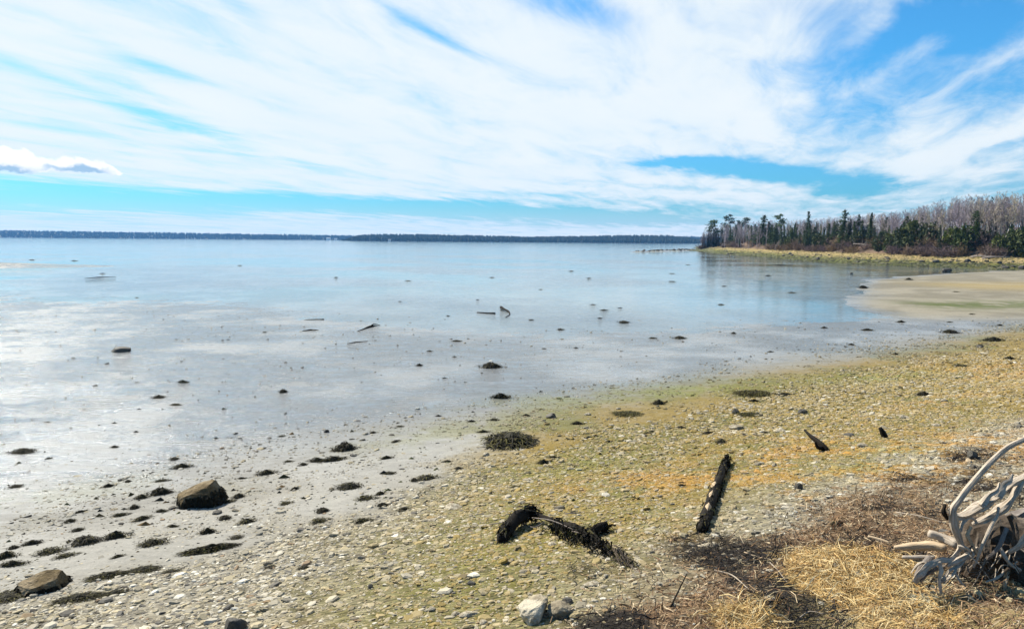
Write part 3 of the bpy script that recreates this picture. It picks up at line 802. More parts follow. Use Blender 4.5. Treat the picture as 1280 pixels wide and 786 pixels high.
def build_boulders():
    V, T = boulder_shape(); V = V / np.abs(V).max(0)
    p = hit(246, 634); s = 56 / ppm(p)
    W = V * np.array([.5, .40, .37]) * s; W[:, 2] += .17 * s
    o = obj('boulder', mesh_np('boulder', W, [T], M['boulder'], False)); o.location = (p[0], p[1] + .14, p[2]); o.rotation_euler = (0, math.radians(-10), math.radians(8))
    shade_weed(W, T, o, 1500, 3, .30 * s)  # dark fronds blacken the sides as deep shade would
    tag(o, 'large brown boulder with a flat sloping top and black shaded face, alone on the mud', 'boulder')
    p = hit(46, 742); s = 56 / ppm(p)
    W = V * np.array([.5, .42, .27]) * s; W[:, 2] += .10 * s
    o = obj('boulder', mesh_np('boulder', W, [T], M['boulder'], False)); o.location = (p[0], p[1] + .1, p[2]); o.rotation_euler = (.1, 0, math.radians(30))
    shade_weed(W, T, o, 700, 4, .16 * s)
    tag(o, 'low rounded tan boulder with seaweed on its shaded foot, beside the dark weed mat', 'boulder')
    own_rock('rock', 411, M['darkstone'], 152, 439, (.62, .45, .30), 'dark rounded rock half sunk in the shallow water with a reflection', rz=.2, sink=.25)
    own_rock('rock', 412, M['darkstone'], 293, 786, (.17, .13, .12), 'blackish pointed rock cut by the bottom edge of the beach view', rz=.5)
    own_rock('rock', 433, M['stone'], 668, 770, (.26, .21, .15), 'large pale angular rock standing on edge among the shingle, with a dark shaded side', rz=.9, tilt=(-.1, -.3), sink=.02, cuts=14, rough=.2)
    own_rock('rock', 414, M['stone'], 703, 767, (.20, .15, .12), 'grey speckled rock lying close against the large pale angular one', rz=-.1, cuts=14, rough=.22)
    own_rock('rock', 415, M['darkstone'], 709, 753, (.075, .07, .06), 'small dark knob of rock behind the grey speckled one', rz=.4)
    own_rock('rock', 416, M['darkstone'], 998, 611, (.075, .08, .11), 'black upright block of rock on the grey shingle', rz=.4, cuts=10)
    own_rock('rock', 417, M['darkstone'], 1215, 572, (.12, .1, .12), 'small black triangular rock on the orange weed', rz=.2, cuts=10)
    own_rock('rock', 418, M['darkstone'], 1003, 517, (.18, .12, .13), 'black lump of rock on the bare wet patch', rz=.1)
    own_rock('rock', 419, M['darkstone'], 689, 522, (.2, .14, .13), 'small peaked black rock beside a seaweed tuft on pale mud', rz=.3)


build_boulders()

PALE = [(681, 769, 14), (740, 731, 22), (755, 733, 11), (777, 727, 19), (889, 682, 16), (604, 779, 14), (741, 757, 8), (660, 600, 14), (689, 616, 10), (653, 586, 9), (607, 569, 10), (841, 630, 8),
        (540, 650, 16), (565, 671, 16), (567, 635, 24), (586, 768, 26), (603, 779, 10), (335, 705, 13), (316, 735, 15), (920, 536, 25), (976, 539, 14), (1086, 523, 12), (1078, 558, 12), (968, 582, 10),
        (1021, 636, 13), (1110, 582, 12), (1227, 545, 20), (1271, 530, 18), (1180, 502, 12), (959, 642, 18), (961, 748, 17), (1230, 442, 12), (433, 668, 12), (497, 716, 15), (540, 762, 12), (640, 700, 9),
        (1150, 545, 10), (1060, 530, 11), (1128, 522, 12), (1040, 546, 9), (1170, 532, 11), (1100, 505, 9), (1140, 560, 11), (925, 600, 9), (950, 665, 10), (870, 700, 9), (845, 715, 8), (815, 690, 8)]
for i, (a, b_, w) in enumerate(PALE):
    p = hit(a, b_); big = w >= 18
    lab = where(p, 'big flat pale stone' if big else 'pale rounded stone' if i % 2 else 'small chalky stone')
    place('stone', ROCKS[i % 6], a, b_, w, lab or 'pale loose stone lying on the pebbly shore among smaller ones', 'stone', 'pale stones on the beach', rz=random.uniform(0, 6), sink=.05)
DARKST = [(589, 729, 12), (408, 540, 7), (215, 635, 13), (1062, 545, 14), (920, 517, 11), (272, 641, 13), (1225, 434, 10), (463, 735, 9), (150, 600, 7)]
for i, (a, b_, w) in enumerate(DARKST):
    lab = where(hit(a, b_), 'small dark stone')
    place('stone', DROCKS[i % 3], a, b_, w, lab or 'small dark stone on the pale mud', 'stone', 'dark stones on the beach', rz=random.uniform(0, 6), sink=.1)

# a couple of hundred more middling stones that show singly
cnt = 0
rs = np.random.default_rng(91)
while cnt < 190:
    a, b_ = rs.uniform(0, 1280), rs.uniform(455, 786); p = hit(a, b_)
    q = float(qval(p[0], p[1]))
    if not (-10 < q < -2.4) or rs.random() < (.55 if a < 500 else .1): continue
    if q > -3.0 and rs.random() < .6: continue
    w = rs.uniform(5.5, 9.5) * (1.0 if b_ < 620 else 1.25)
    if w / ppm(p) > .16: continue
    lab = where(p, 'fist-sized grey stone')
    place('stone', ROCKS[int(rs.integers(6))], a, b_, w, lab or 'fist-sized grey stone bedded in the shingle like its neighbours', 'stone', 'fist-sized stones in the shingle', rz=rs.uniform(0, 6), sink=.08)
    cnt += 1

# ---------------- seaweed
place('seaweed_clump', BIGWEED, 640, 553, 74, 'biggest dark seaweed mat, ragged and heaped, on the pale pebbly mud', 'seaweed', rz=.1, sy=1.15, sz=1.25)
place('seaweed_clump', YWEED, 785, 518, 38, 'round olive seaweed cushion alone on the algae-stained mud', 'seaweed', rz=0, sy=1.0, sz=.8)
place('seaweed_clump', YWEED, 943, 493, 50, 'wide olive seaweed mat, the larger of a touching pair', 'seaweed', rz=0, sy=.9, sz=.9)
place('seaweed_clump', WEEDS[0], 982, 494, 28, 'smaller darker seaweed mat next to the wide olive one', 'seaweed', rz=0)
place('seaweed_clump', YWEED, 938, 519, 32, 'oval brown-green seaweed mat with a dark stone beside it', 'seaweed', rz=0, sy=.9)
place('seaweed_clump', WEEDS[3], 614, 459, 37, 'lone brown seaweed tuft on smooth grey mud near the water', 'seaweed', rz=0, sy=.7)
place('seaweed_clump', WEEDS[1], 28, 565, 40, 'lone dark low seaweed mat on the glinting wet mud', 'seaweed', rz=.1, sy=.7)
place('seaweed_clump', WEEDS[3], 1188, 416, 30, 'peaked dark seaweed heap on the pale mud by the cove', 'seaweed', rz=0, sy=.7)
place('seaweed_clump', WEEDS[1], 1241, 426, 38, 'long dark seaweed bank at the edge of the green shingle', 'seaweed', rz=0, sy=.6)
place('seaweed_clump', WEEDS[2], 1204, 458, 28, 'flat green-brown seaweed mat with a pale stone on it', 'seaweed', rz=0)
place('seaweed_clump', WEEDS[3], 850, 423, 22, 'small brown seaweed heap at the edge of the still water', 'seaweed', rz=0)
place('seaweed_clump', WEEDS[1], 1049, 655, 36, 'flat black seaweed strip just below the wrack line', 'seaweed', rz=.05, sy=.4)
for (a, b_, w, sy_, lab) in [(265, 687, 78, .32, 'long slanting green-black seaweed mat among flat stones'), (296, 672, 24, .9, 'knobby dark seaweed lump at the upper end of the slanting mat'), (137, 720, 56, .45, 'broad dark green seaweed mat between the two boulders'),
                             (180, 713, 46, .6, 'blackest seaweed heap joining the broad green mat'), (99, 749, 66, .5, 'wide low seaweed mat beside the low tan boulder'), (145, 742, 42, .5, 'small green mat trailing from the wide low one'),
                             (215, 714, 28, .7, 'yellowish seaweed scrap among flat grey stones'), (10, 748, 62, .8, 'dark seaweed mat cut off by the frame, at the foot of the tan boulder'), (338, 710, 24, .9, 'dark seaweed round a white stone'), (381, 710, 26, .6, 'thin dark seaweed scrap on flat shingle'), (50, 779, 28, .5, 'black seaweed strip at the very bottom of the beach')]:
    place('seaweed_clump', BIGWEED if w > 40 else WEEDS[int(a) % 5], a, b_, w, lab, 'seaweed', rz=.45, sy=sy_, sz=.7)

TUFTS = [(229, 478, 14), (198, 497, 16), (220, 506, 14), (354, 490, 12), (143, 529, 6), (61, 573, 7), (143, 559, 10), (352, 545, 9), (218, 574, 11), (227, 584, 20), (20, 608, 13), (135, 608, 12), (203, 601, 16), (160, 602, 8),
         (423, 563, 14), (417, 575, 26), (396, 576, 18), (361, 577, 10), (379, 581, 10), (333, 592, 20), (302, 598, 10), (368, 612, 12), (358, 629, 14), (201, 617, 26), (177, 622, 14), (100, 640, 14), (87, 652, 13), (151, 644, 18), (168, 635, 12),
         (177, 649, 20), (202, 639, 12), (298, 621, 14), (286, 627, 14), (281, 648, 15), (308, 653, 20), (216, 658, 12), (39, 680, 22), (64, 690, 30), (107, 678, 34), (145, 672, 26), (191, 680, 28), (259, 666, 18), (83, 695, 24), (17, 685, 12),
         (8, 696, 22), (17, 706, 28), (97, 663, 14), (400, 652, 22), (403, 639, 16), (147, 696, 14), (626, 497, 24), (589, 527, 11), (618, 525, 12), (658, 520, 12), (604, 540, 16), (722, 530, 16), (823, 505, 18), (810, 542, 17), (852, 535, 13),
         (761, 552, 10), (692, 572, 14), (679, 579, 14), (646, 609, 12), (432, 562, 26), (483, 573, 14), (487, 592, 14), (436, 610, 30), (458, 624, 22), (479, 632, 16), (475, 618, 14), (495, 552, 14), (466, 541, 10), (500, 533, 10), (518, 601, 10),
         (533, 599, 26), (573, 586, 10), (504, 638, 16), (454, 652, 20), (405, 639, 12), (792, 623, 8), (852, 607, 10), (942, 502, 16), (851, 534, 12), (886, 542, 14), (902, 553, 18), (957, 541, 12), (1154, 494, 20), (816, 423, 10), (917, 417, 7),
         (1030, 410, 8), (1084, 413, 14), (1126, 403, 12), (1187, 403, 7), (1225, 433, 12), (963, 440, 8), (1064, 431, 8), (1119, 443, 8), (1195, 365, 8), (1079, 360, 14), (1136, 350, 10), (537, 439, 7), (524, 457, 9), (680, 436, 6), (720, 435, 6), (568, 446, 5),
         (171, 478, 6), (700, 412, 8), (1215, 393, 7), (1250, 407, 9), (1262, 449, 16), (560, 577, 9), (548, 520, 8), (330, 560, 7), (270, 548, 6), (60, 528, 7), (105, 512, 6), (170, 540, 6), (700, 545, 8), (745, 545, 7), (770, 560, 8), (870, 560, 7)]
for i, (a, b_, w) in enumerate(TUFTS):
    lab = where(hit(a, b_), ['small dark seaweed tuft', 'thin black weed scrap', 'little brown weed clump'][i % 3])
    place('seaweed_clump', WEEDS[i % 5], a, b_, w * (1.5 if b_ > 560 else 1.25), lab or 'small dark weed tuft on the mud like those around it', 'seaweed', 'small seaweed tufts on the foreshore', rz=random.uniform(0, 1.0) if b_ > 540 else random.uniform(-.1, .2), sy=random.uniform(.45, .9), sz=random.uniform(1.0, 1.7))
FLOAT = [(93, 326, 10), (128, 342, 8), (331, 416, 7), (285, 426, 6), (171, 372, 6), (571, 427, 15), (664, 400, 9), (702, 412, 10), (780, 403, 20), (755, 388, 13), (741, 381, 10), (775, 385, 8), (510, 351, 10), (420, 347, 7), (615, 347, 8), (714, 339, 8),
         (736, 348, 8), (840, 352, 11), (597, 375, 6), (500, 377, 6), (990, 366, 13), (901, 381, 11), (840, 342, 9), (750, 398, 9), (905, 358, 8), (676, 362, 6), (560, 395, 6), (860, 331, 7), (40, 325, 8), (300, 332, 7), (975, 331, 18), (960, 345, 10)]
for i, (a, b_, w) in enumerate(FLOAT):
    p = P0(a, b_); s = w / ppm(p); o = obj('floating_weed', WEEDS[i % 5]); o.location = (p[0], p[1], max(0.0, float(ground(p[0], p[1]))) + .01); o.scale = (s, s * random.uniform(.5, 1.2), min(s, 1.2) * random.uniform(.5, .8)); o.rotation_euler = (0, 0, random.uniform(-.2, .2))
    tag(o, where(p, ['dark weed scrap floating in still water', 'thin dark weed raft in the water'][i % 2]) or 'dark scrap of weed afloat on the pale still water', 'seaweed', 'weed scraps floating in the bay')


# ---------------- sticks lying in the shallows and on the mud
def stick(name, pixels, rad, label, mat='darkwood', cat='branch', z0=.0, lift=(), n=7, side=()):
    pts = []
    for i, (a, b_) in enumerate(pixels):
        p = hit(a, b_) if b_ > 400 or True else P0(a, b_)
        z = max(p[2], 0.0) + z0 + (lift[i] if i < len(lift) else 0); pts.append((p[0], p[1], z))
    mb = MB().tube(pts, rad, n=n, jit=.15, sub=4)
    for s in side: mb.tube([np.array(pts[s[0]]) + np.array(d) for d in s[1]], s[2], n=5, jit=.1, sub=3)
    c = np.array(pts[0]); o = obj(name, mb.mesh(name, M[mat], True, c)); o.location = c
    return tag(o, label, cat)


stick('driftwood_branch', [(447, 414), (455, 411.5), (463, 409), (475, 407)], [.015, .03, .04, .012], 'floating forked branch with a dark knob, lying in pale shallow water', lift=(0, .01, .03, .03), side=[(2, [(0, 0, 0), (.1, .1, .08), (.25, .1, .09)], [.03, .02, .01])])
stick('driftwood_branch', [(434, 429.5), (445, 428), (460, 426.5)], [.012, .03, .012], 'thin straight dark stick in the shallows below the forked branch')
stick('driftwood_branch', [(626, 387), (631, 389), (636, 391), (637, 394), (632, 397)], [.07, .045, .035, .03, .015], 'curved hook-shaped branch standing out of the shallow water', lift=(.07, .05, .02, 0, 0))
stick('driftwood_branch', [(596, 391), (608, 392), (619, 392.5)], [.02, .04, .05], 'thin straight stick pointing at the hook-shaped branch in the water')
stick('driftwood_branch', [(378, 414), (388, 413), (398, 412.5)], [.02, .05, .015], 'short fat dark stick in the shallows on the way to the sunk rock')
stick('driftwood_branch', [(380, 400), (392, 399.5), (405, 399.5)], [.01, .025, .035], 'slim dark stick afloat beyond the short fat one')
stick('driftwood_branch', [(106, 348), (124, 346.5), (145, 346)], [.015, .04, .015], 'long thin dark stick far out in the blue shallows')


def black_stick():
    a = hit(1033, 563); b_ = hit(1014, 552); c = hit(1006, 546); m = ppm(a)
    root = empty('leaning_stick', tuple(a), 'leaning black stick, thick at its low end, raised tip pointing to the water', 'driftwood')
    A = np.array(a); va, vb, vc = (ray(1030, 558), ray(1016, 547), ray(1005.5, 537.5)); da = np.linalg.norm(A - CAMP)
    pts = [A + (.02, -.04, -.05), CAMP + va * (da + .02), CAMP + vb * (da + .22), CAMP + vc * (da + .5)]
    obj('stick', MB().tube(pts, [.026, .036, .028, .014], n=9, jit=.2, sub=5).mesh('stick', M['darkwood'], True, A), root)
    obj('stick_stub', MB().tube([A + (-.04, .02, .02), A + (-.12, -.02, .05), A + (-.16, -.03, .12)], [.03, .022, .012], n=6, jit=.2, sub=3).mesh('stick_stub', M['darkwood'], True, A), root)
    a = np.array(hit(1107, 547)); root = empty('short_post', tuple(a), 'short black post leaning out of the stony beach', 'driftwood')
    obj('post', MB().tube([a + (.02, -.03, -.08), a + (-.03, .01, .06), a + (-.07, .03, .13)], [.032, .034, .022], n=8, jit=.2, sub=3).mesh('post', M['darkwood'], True, a), root)


black_stick()


def weed_fringe(mb, pts, spread, n, r, drop=.1, L=(.03, .09), olive=.1, base=(.010, .009, .006)):
    """Fronds matted along a line, lying along it and hanging down, in uneven tufts."""
    P = np.asarray(pts); s0 = r.uniform(0, 50)
    for _ in range(n):
        k = r.uniform(0, len(P) - 1.001); i = int(k); tg = P[i + 1] - P[i]; tg = tg / (np.linalg.norm(tg) + 1e-9)
        tuft = float(vnoise(np.array(k * 3.1 + s0), np.array(.5), 3))
        if tuft < r.uniform(.1, .5): continue
        c = P[i] + (P[i + 1] - P[i]) * (k - i) + r.normal(size=3) * spread * (.4 + tuft)
        c[2] = max(c[2], float(ground(c[0], c[1])) + .006)
        d = tg * r.normal() * 1.3 + r.normal(size=3) * .25; d[2] = -abs(d[2]) - drop * 6; d /= np.linalg.norm(d); l = r.uniform(*L) * (.5 + tuft); w = r.uniform(.003, .009)
        sdv = np.cross(d, r.normal(size=3)); sdv /= np.linalg.norm(sdv) + 1e-9
        vs = []
        for j in range(3):
            t = j / 2; p = c + d * l * t; p[2] = max(p[2], float(ground(p[0], p[1])) + .004)
            vs += [p + sdv * w * (1 - .5 * t), p - sdv * w * (1 - .5 * t)]
        col = np.array((.075, .066, .022)) if r.random() < olive else np.array(base)
        mb.add(vs, [(0, 1, 3, 2), (2, 3, 5, 4)], C=col * r.uniform(.5, 1.6))


def arched_log():
    r = np.random.default_rng(17)
    base = np.array(hit(690, 672)); root = empty('seaweed_draped_log', tuple(base), 'arched black log draped in seaweed with loose twigs, lying on ochre pebbles', 'driftwood log')
    def gp(px, py, up): p = np.array(hit(px, py)); p[2] += up; return p
    A = [gp(627, 678, .02), gp(632, 671, .06), gp(645, 662, .10), gp(658, 655, .11), gp(668, 654, .09)]
    B = [gp(660, 655, .11), gp(674, 655, .085), gp(694, 662, .07), gp(715, 669, .07), gp(738, 679, .06), gp(760, 692, .03)]
    obj('log', MB().tube(A, [.035, .06, .062, .05, .025], n=10, jit=.2, sub=5, seed=3).tube(B, [.025, .018, .022, .034, .036, .02], n=9, jit=.25, sub=5, seed=4).mesh('log', M['darkwood'], True, base), root)
    st = MB().tube([gp(738, 672, .05), gp(748, 668, .06), gp(758, 664, .07)], [.03, .04, .025], n=8, jit=.25, sub=3)
    obj('side_branch', st.mesh('side_branch', M['darkwood'], True, base), root)
    w = MB(); weed_fringe(w, A, .022, 800, r); weed_fringe(w, B[2:], .02, 1000, r); weed_fringe(w, [p + np.array((0, 0, .035)) for p in A], .022, 700, r, .02); weed_fringe(w, [p + np.array((0, 0, .02)) for p in B[2:]], .02, 700, r, .02); weed_fringe(w, [gp(690, 665, .03), gp(760, 694, .02)], .05, 700, r, .2)
    weed_fringe(w, [gp(735, 672, .03), gp(760, 664, .05)], .03, 300, r)
    obj('seaweed_drape', w.mesh('seaweed_drape', M['weedattr'], False, base), root)
    w = MB(); weed_fringe(w, [gp(762, 690, .01), gp(775, 698, .01), gp(790, 708, .01)], .03, 260, r, .1, (.05, .16), .3, (.05, .04, .03))
    for _ in range(14):
        a = gp(758 + r.uniform(0, 12), 684 + r.uniform(0, 8), .03); e = gp(778 + r.uniform(-4, 14), 700 + r.uniform(-6, 10), .012)
        w.tube([a, (a + e) / 2 + (0, 0, .02), e], [.004, .004, .002], n=4, C=(.07, .055, .04))
    obj('root_tail', w.mesh('root_tail', M['weedattr'], False, base), root)
    for tw in ([(611, 659, .03), (635, 659.5, .06), (662, 658, .09)], [(664, 657, .08), (690, 664, .10), (722, 674, .07)], [(655, 660, .04), (668, 663, .03), (680, 660, .06)], [(706, 656, .11), (716, 657, .12), (726, 655, .11)], [(715, 672, .06), (735, 680, .07), (752, 690, .02)]):
        obj('twig', MB().tube([gp(*t) for t in tw], [.005, .006, .003], n=5, sub=3).mesh('twig', M['bark'], True, base), root)
    place('seaweed_clump', WEEDS[2], 782, 711, 20, 'tangled green weed at the frayed tail of the arched log', 'seaweed', sy=1, sz=.6)


def lying_log():
    r = np.random.default_rng(23)
    base = np.array(hit(890, 630)); root = empty('seaweed_covered_log', tuple(base), 'straight dark log crusted with black weed, bare pale patches along its top', 'driftwood log')
    def gp(px, py, up): p = np.array(hit(px, py)); p[2] += up; return p
    L = [gp(877, 666, .03), gp(882, 652, .04), gp(887, 637, .05), gp(893, 620, .055), gp(900, 602, .06), (gp(905, 588, .06)), gp(909, 579, .09)]
    obj('log', MB().tube(L, [.036, .044, .044, .04, .038, .03, .014], n=12, jit=.18, sub=5, seed=8).mesh('log', M['darkwood'], True, base), root)
    w = MB(); weed_fringe(w, [p + np.array((.03, 0, -.01)) for p in L], .018, 1300, r, .12, (.02, .06)); weed_fringe(w, [p + np.array((-.03, 0, -.01)) for p in L], .016, 1100, r, .12, (.02, .05))
    weed_fringe(w, [p + np.array((0, 0, .035)) for p in L], .014, 900, r, .02, (.02, .05))
    obj('seaweed_drape', w.mesh('seaweed_drape', M['weedattr'], False, base), root)
    for k, (a, b_) in enumerate([((883.5, 649), (886, 640)), ((887, 634), (890.5, 624)), ((891, 620), (893.5, 612))]):
        p0, p1 = gp(*a, .07), gp(*b_, .08)
        obj('bare_patch', MB().tube([p0 + (0, 0, .0), (p0 + p1) / 2 + (0, 0, .012), p1], [.012, .026, .012], n=8, jit=.3, sub=3, seed=k).mesh('bare_patch', M['tanwood'], True, base), root)


arched_log(); lying_log()

# ============================================================ pebbles: far past counting
def pebbles():
    r = np.random.default_rng(55)
    N = 1900000
    y = np.sqrt(r.uniform(3.6 ** 2, 34 ** 2, N)); x = r.uniform(-.85, .95, N) * y
    q, sh, alg, orange, green, wrack, straw, n1, n2, n3 = zones(x, y)
    far = np.clip(y / 9, 1, 4)
    size = np.exp(r.normal(math.log(.0112), .60, N)) * np.clip(far, 1, 2.4) * (1 + .3 * ss(q, -4.5, -7.5))
    size *= .62 + .38 * sh
    size = np.clip(size, .0055, .065)
    big_gate = np.where(size / y < .0009, .3, 1.0)
    thin = .42 * ss(q + 2.2 * (n1 - .5), -12.8, -8.0) * ss(n2 * .6 + n1 * .4, .38, .58) + .05 * ss(q, -14, -11)
    dens = np.clip(.004 + thin + .996 * sh, 0, 1) * (1 - .93 * wrack) * (.6 + .6 * ss(fbm(.5 * q + .35 * n2, (.8 * x + .6 * y) * .22, 3, 171), .35, .6)) * (1 - .9 * straw) * big_gate * (1 - .1 * alg)
    dens *= .4 + .7 * ss(n1 * .5 + n2 * .5, .36, .56)
    dens *= np.clip(8 / y, .45, 1.0)
    keep = r.uniform(0, 1, N) < dens
    x, y, q, size = x[keep], y[keep], q[keep], size[keep]
    alg, orange, green = alg[keep], orange[keep], green[keep]
    if len(x) > 250000:
        k = r.permutation(len(x))[:250000]; x, y, q, size, alg, orange, green = (v[k] for v in (x, y, q, size, alg, orange, green))
    n = len(x); z = ground(x, y) - size * r.uniform(0, .28, len(x))
    seg = 6
    an = np.linspace(0, 2 * math.pi, seg, endpoint=False)
    rr_ = r.uniform(.62, 1.1, (n, seg)); th = r.uniform(.22, .6, n); asp = r.uniform(.5, .95, n)
    rot = r.normal(math.radians(33), .75, n)
    tx, ty = r.normal(0, .16, n), r.normal(0, .16, n)
    rings = ((1.0, -.5), (1.04, .12), (.70, .5))
    Vs = []
    for k, (rf, hz_) in enumerate(rings):
        rk = rr_ * rf * (1 + (r.uniform(-.12, .12, (n, seg)) if k == 2 else 0))
        lx = np.cos(an)[None] * rk * size[:, None]; ly = np.sin(an)[None] * rk * (size * asp)[:, None]
        lz = (hz_ * th * size)[:, None] + 0 * lx
        lz = lz + lx * tx[:, None] + ly * ty[:, None] + (th * size * .30)[:, None]
        gx = lx * np.cos(rot)[:, None] - ly * np.sin(rot)[:, None]; gy = lx * np.sin(rot)[:, None] + ly * np.cos(rot)[:, None]
        Vs.append(np.stack([gx + x[:, None], gy + y[:, None], lz + z[:, None]], 2))
    V = np.concatenate(Vs, 1)                                # n, 3*seg, 3
    Q = []
    for k in range(2):
        for s in range(seg): Q.append((k * seg + s, k * seg + (s + 1) % seg, (k + 1) * seg + (s + 1) % seg, (k + 1) * seg + s))
    Q = np.array(Q)[None] + (np.arange(n) * seg * 3)[:, None, None]
    top = np.array([2 * seg + s for s in range(seg)])[None] + (np.arange(n) * seg * 3)[:, None]
    pal = np.array([(.36, .325, .25), (.27, .24, .175), (.18, .165, .13), (.32, .27, .17), (.11, .10, .082), (.50, .47, .39), (.22, .15, .085), (.05, .045, .036)])
    c = pal[r.choice(len(pal), n, p=[.22, .2, .14, .20, .10, .08, .02, .04])] * r.uniform(.75, 1.15, (n, 1))
    c = lerp(c, (.22, .155, .038), np.clip(alg * r.uniform(.1, 1.15, n), 0, 1)); c = lerp(c, (.38, .19, .03), orange * r.uniform(.0, .85, n)); c = lerp(c, (.15, .17, .045), green * r.uniform(.1, 1, n))
    c = lerp(c, c * .45, ss(q, -8.0, -11.0) * r.uniform(.2, 1, n))
    C = np.repeat(c, seg * 3, 0)
    me = mesh_np('pebbles', V.reshape(-1, 3), [Q.reshape(-1, 4), top], M['pebble'], False, {'col': C})
    tag(obj('pebbles', me), 'countless small flat pebbles and slate chips covering the shore', 'pebbles', kind='stuff')


pebbles()


def mud_scraps():
    """Crumbs of weed and shell on the mud, too many to count."""
    r = np.random.default_rng(56); N = 1800
    y = r.uniform(6, 40, N); x = r.uniform(-.78, .8, N) * y
    q = qval(x, y); n1 = fbm(x / 3, y / 3, 3, 9)
    keep = (q > -19) & (q < -8) & (r.uniform(0, 1, N) < ss(n1, .42, .7)) & (sdist(x, y, BAR) < 0)
    x, y = x[keep], y[keep]
    for (a_, b2, w_) in TUFTS:                               # crumbs gather round the tufts
        p = hit(a_, b2); m_ = int(r.integers(5, 16)); sp_ = .25 + w_ / ppm(p); x = np.append(x, p[0] + r.normal(0, sp_, m_)); y = np.append(y, p[1] + r.normal(0, sp_ * .8, m_))
    n = len(x); z = ground(x, y)
    s = np.exp(r.normal(math.log(.018), .55, n)); a = r.normal(.3, .4, n)
    seg = 5; an = np.linspace(0, 2 * math.pi, seg, endpoint=False)
    rk = r.uniform(.5, 1.2, (n, seg)) * s[:, None]
    lx, ly = np.cos(an)[None] * rk, np.sin(an)[None] * rk * r.uniform(.3, .7, n)[:, None]
    gx = lx * np.cos(a)[:, None] - ly * np.sin(a)[:, None]; gy = lx * np.sin(a)[:, None] + ly * np.cos(a)[:, None]
    low = np.stack([x[:, None] + gx, y[:, None] + gy, z[:, None] - .004 + 0 * gx], 2)
    hi = np.stack([x, y, z + s * r.uniform(.2, .6, n)], 1)[:, None]
    V = np.concatenate([low, hi], 1)
    T = np.array([(k, (k + 1) % seg, seg) for k in range(seg)])[None] + (np.arange(n) * (seg + 1))[:, None, None]
    c = np.array([(.05, .045, .02), (.03, .028, .02), (.12, .075, .03), (.10, .10, .04)])[r.choice(4, n, p=[.4, .35, .1, .15])]
    me = mesh_np('debris', V.reshape(-1, 3), [T.reshape(-1, 3)], M['weedattr'], False, {'col': np.repeat(c, seg + 1, 0)})
    tag(obj('debris', me), 'crumbs of dark weed and shell strewn over the pale mud', 'debris', kind='stuff')


mud_scraps()


def strips(name, x, y, L, w, col, mat, label, cat, r, lift=.02, heap=None):
    """Thin bent blades lying on the ground, all in one mesh of stuff."""
    n = len(x); a = r.uniform(0, 2 * math.pi, n); bend = r.normal(0, .9, n); K = 4
    px, py = x.copy(), y.copy(); Vs = []
    up = r.exponential(lift, n); ph = r.uniform(0, 3, n)
    for k in range(K):
        t = k / (K - 1); ang = a + bend * t
        if k: px = px + np.cos(ang) * L / (K - 1); py = py + np.sin(ang) * L / (K - 1)
        g = ground(px, py) + .006 + up * np.abs(np.sin(t * 2.4 + ph))
        if heap is not None: g = g + heap
        nx_, ny_ = -np.sin(ang) * w * (1 - .5 * t), np.cos(ang) * w * (1 - .5 * t)
        tw = r.normal(0, .6, n) * w
        Vs += [np.stack([px + nx_, py + ny_, g + tw], 1), np.stack([px - nx_, py - ny_, g - tw], 1)]
    V = np.stack(Vs, 1)
    Q = np.array([(0, 1, 3, 2), (2, 3, 5, 4), (4, 5, 7, 6)])[None] + (np.arange(n) * 2 * K)[:, None, None]
    me = mesh_np(name, V.reshape(-1, 3), [Q.reshape(-1, 4)], mat, False, {'col': np.repeat(col, 2 * K, 0)})
    tag(obj(name, me), label, cat, kind='stuff')


def wrack_line():
    r = np.random.default_rng(57)
    def pick(N, f, y1=16):
        y = np.sqrt(r.uniform(3.4 ** 2, y1 ** 2, N)); x = r.uniform(-.1, .82, N) * y
        z = zones(x, y); k = r.uniform(0, 1, N) < f(z) * np.clip(6.5 / y, .3, 1); return x[k], y[k], [v[k] for v in z]
    x, y, z = pick(420000, lambda z: z[6] * .9)
    x, y = x[:95000], y[:95000]; n = len(x)
    c = np.array([(.44, .31, .13), (.52, .40, .20), (.36, .22, .07), (.30, .17, .06), (.56, .46, .27)])[r.choice(5, n, p=[.3, .22, .22, .14, .12])] * r.uniform(.8, 1.15, (n, 1))
    strips('dry_grass', x, y, r.uniform(.06, .26, n), r.uniform(.0010, .0026, n), c, M['straw'], 'matted straw-coloured dry grass heaped at the top of the beach', 'dry grass', r, .022)
    x, y, z = pick(300000, lambda z: z[5] * (1 - z[6]) * .55)
    x, y, n2 = x[:85000], y[:85000], z[8][:85000]; n = len(x)
    dark = n2 + r.normal(0, .07, n) > .50
    c = np.where(dark[:, None], np.array((.022, .019, .018)), np.array([(.20, .125, .065), (.28, .19, .11), (.11, .06, .035), (.42, .33, .21)])[r.choice(4, n, p=[.34, .28, .20, .18])]) * r.uniform(.7, 1.3, (n, 1))
    strips('tide_wrack', x, y, r.uniform(.04, .18, n), r.uniform(.0012, .0034, n), c, M['weedattr'], 'black and rusty dried weed strewn in a band along the tide line', 'tide wrack', r, .02)
    # fringe of loose straws over the stones
    y = np.sqrt(r.uniform(3.6 ** 2, 17 ** 2, 26000)); x = r.uniform(-.3, .82, 26000) * y; q = qval(x, y)
    k = r.uniform(0, 1, 26000) < np.exp(-((q + 2.95) / .55) ** 2) * .5 * ss(x, -.9, .6); x, y = x[k], y[k]; n = len(x)
    c = np.array([(.18, .10, .05), (.36, .26, .13), (.05, .035, .025)])[r.choice(3, n, p=[.5, .2, .3])]
    strips('loose_straw', x, y, r.uniform(.03, .12, n), r.uniform(.001, .003, n), c, M['straw'], 'loose brown straws scattered between the stones above the shingle', 'loose straw', r, .01)


wrack_line()

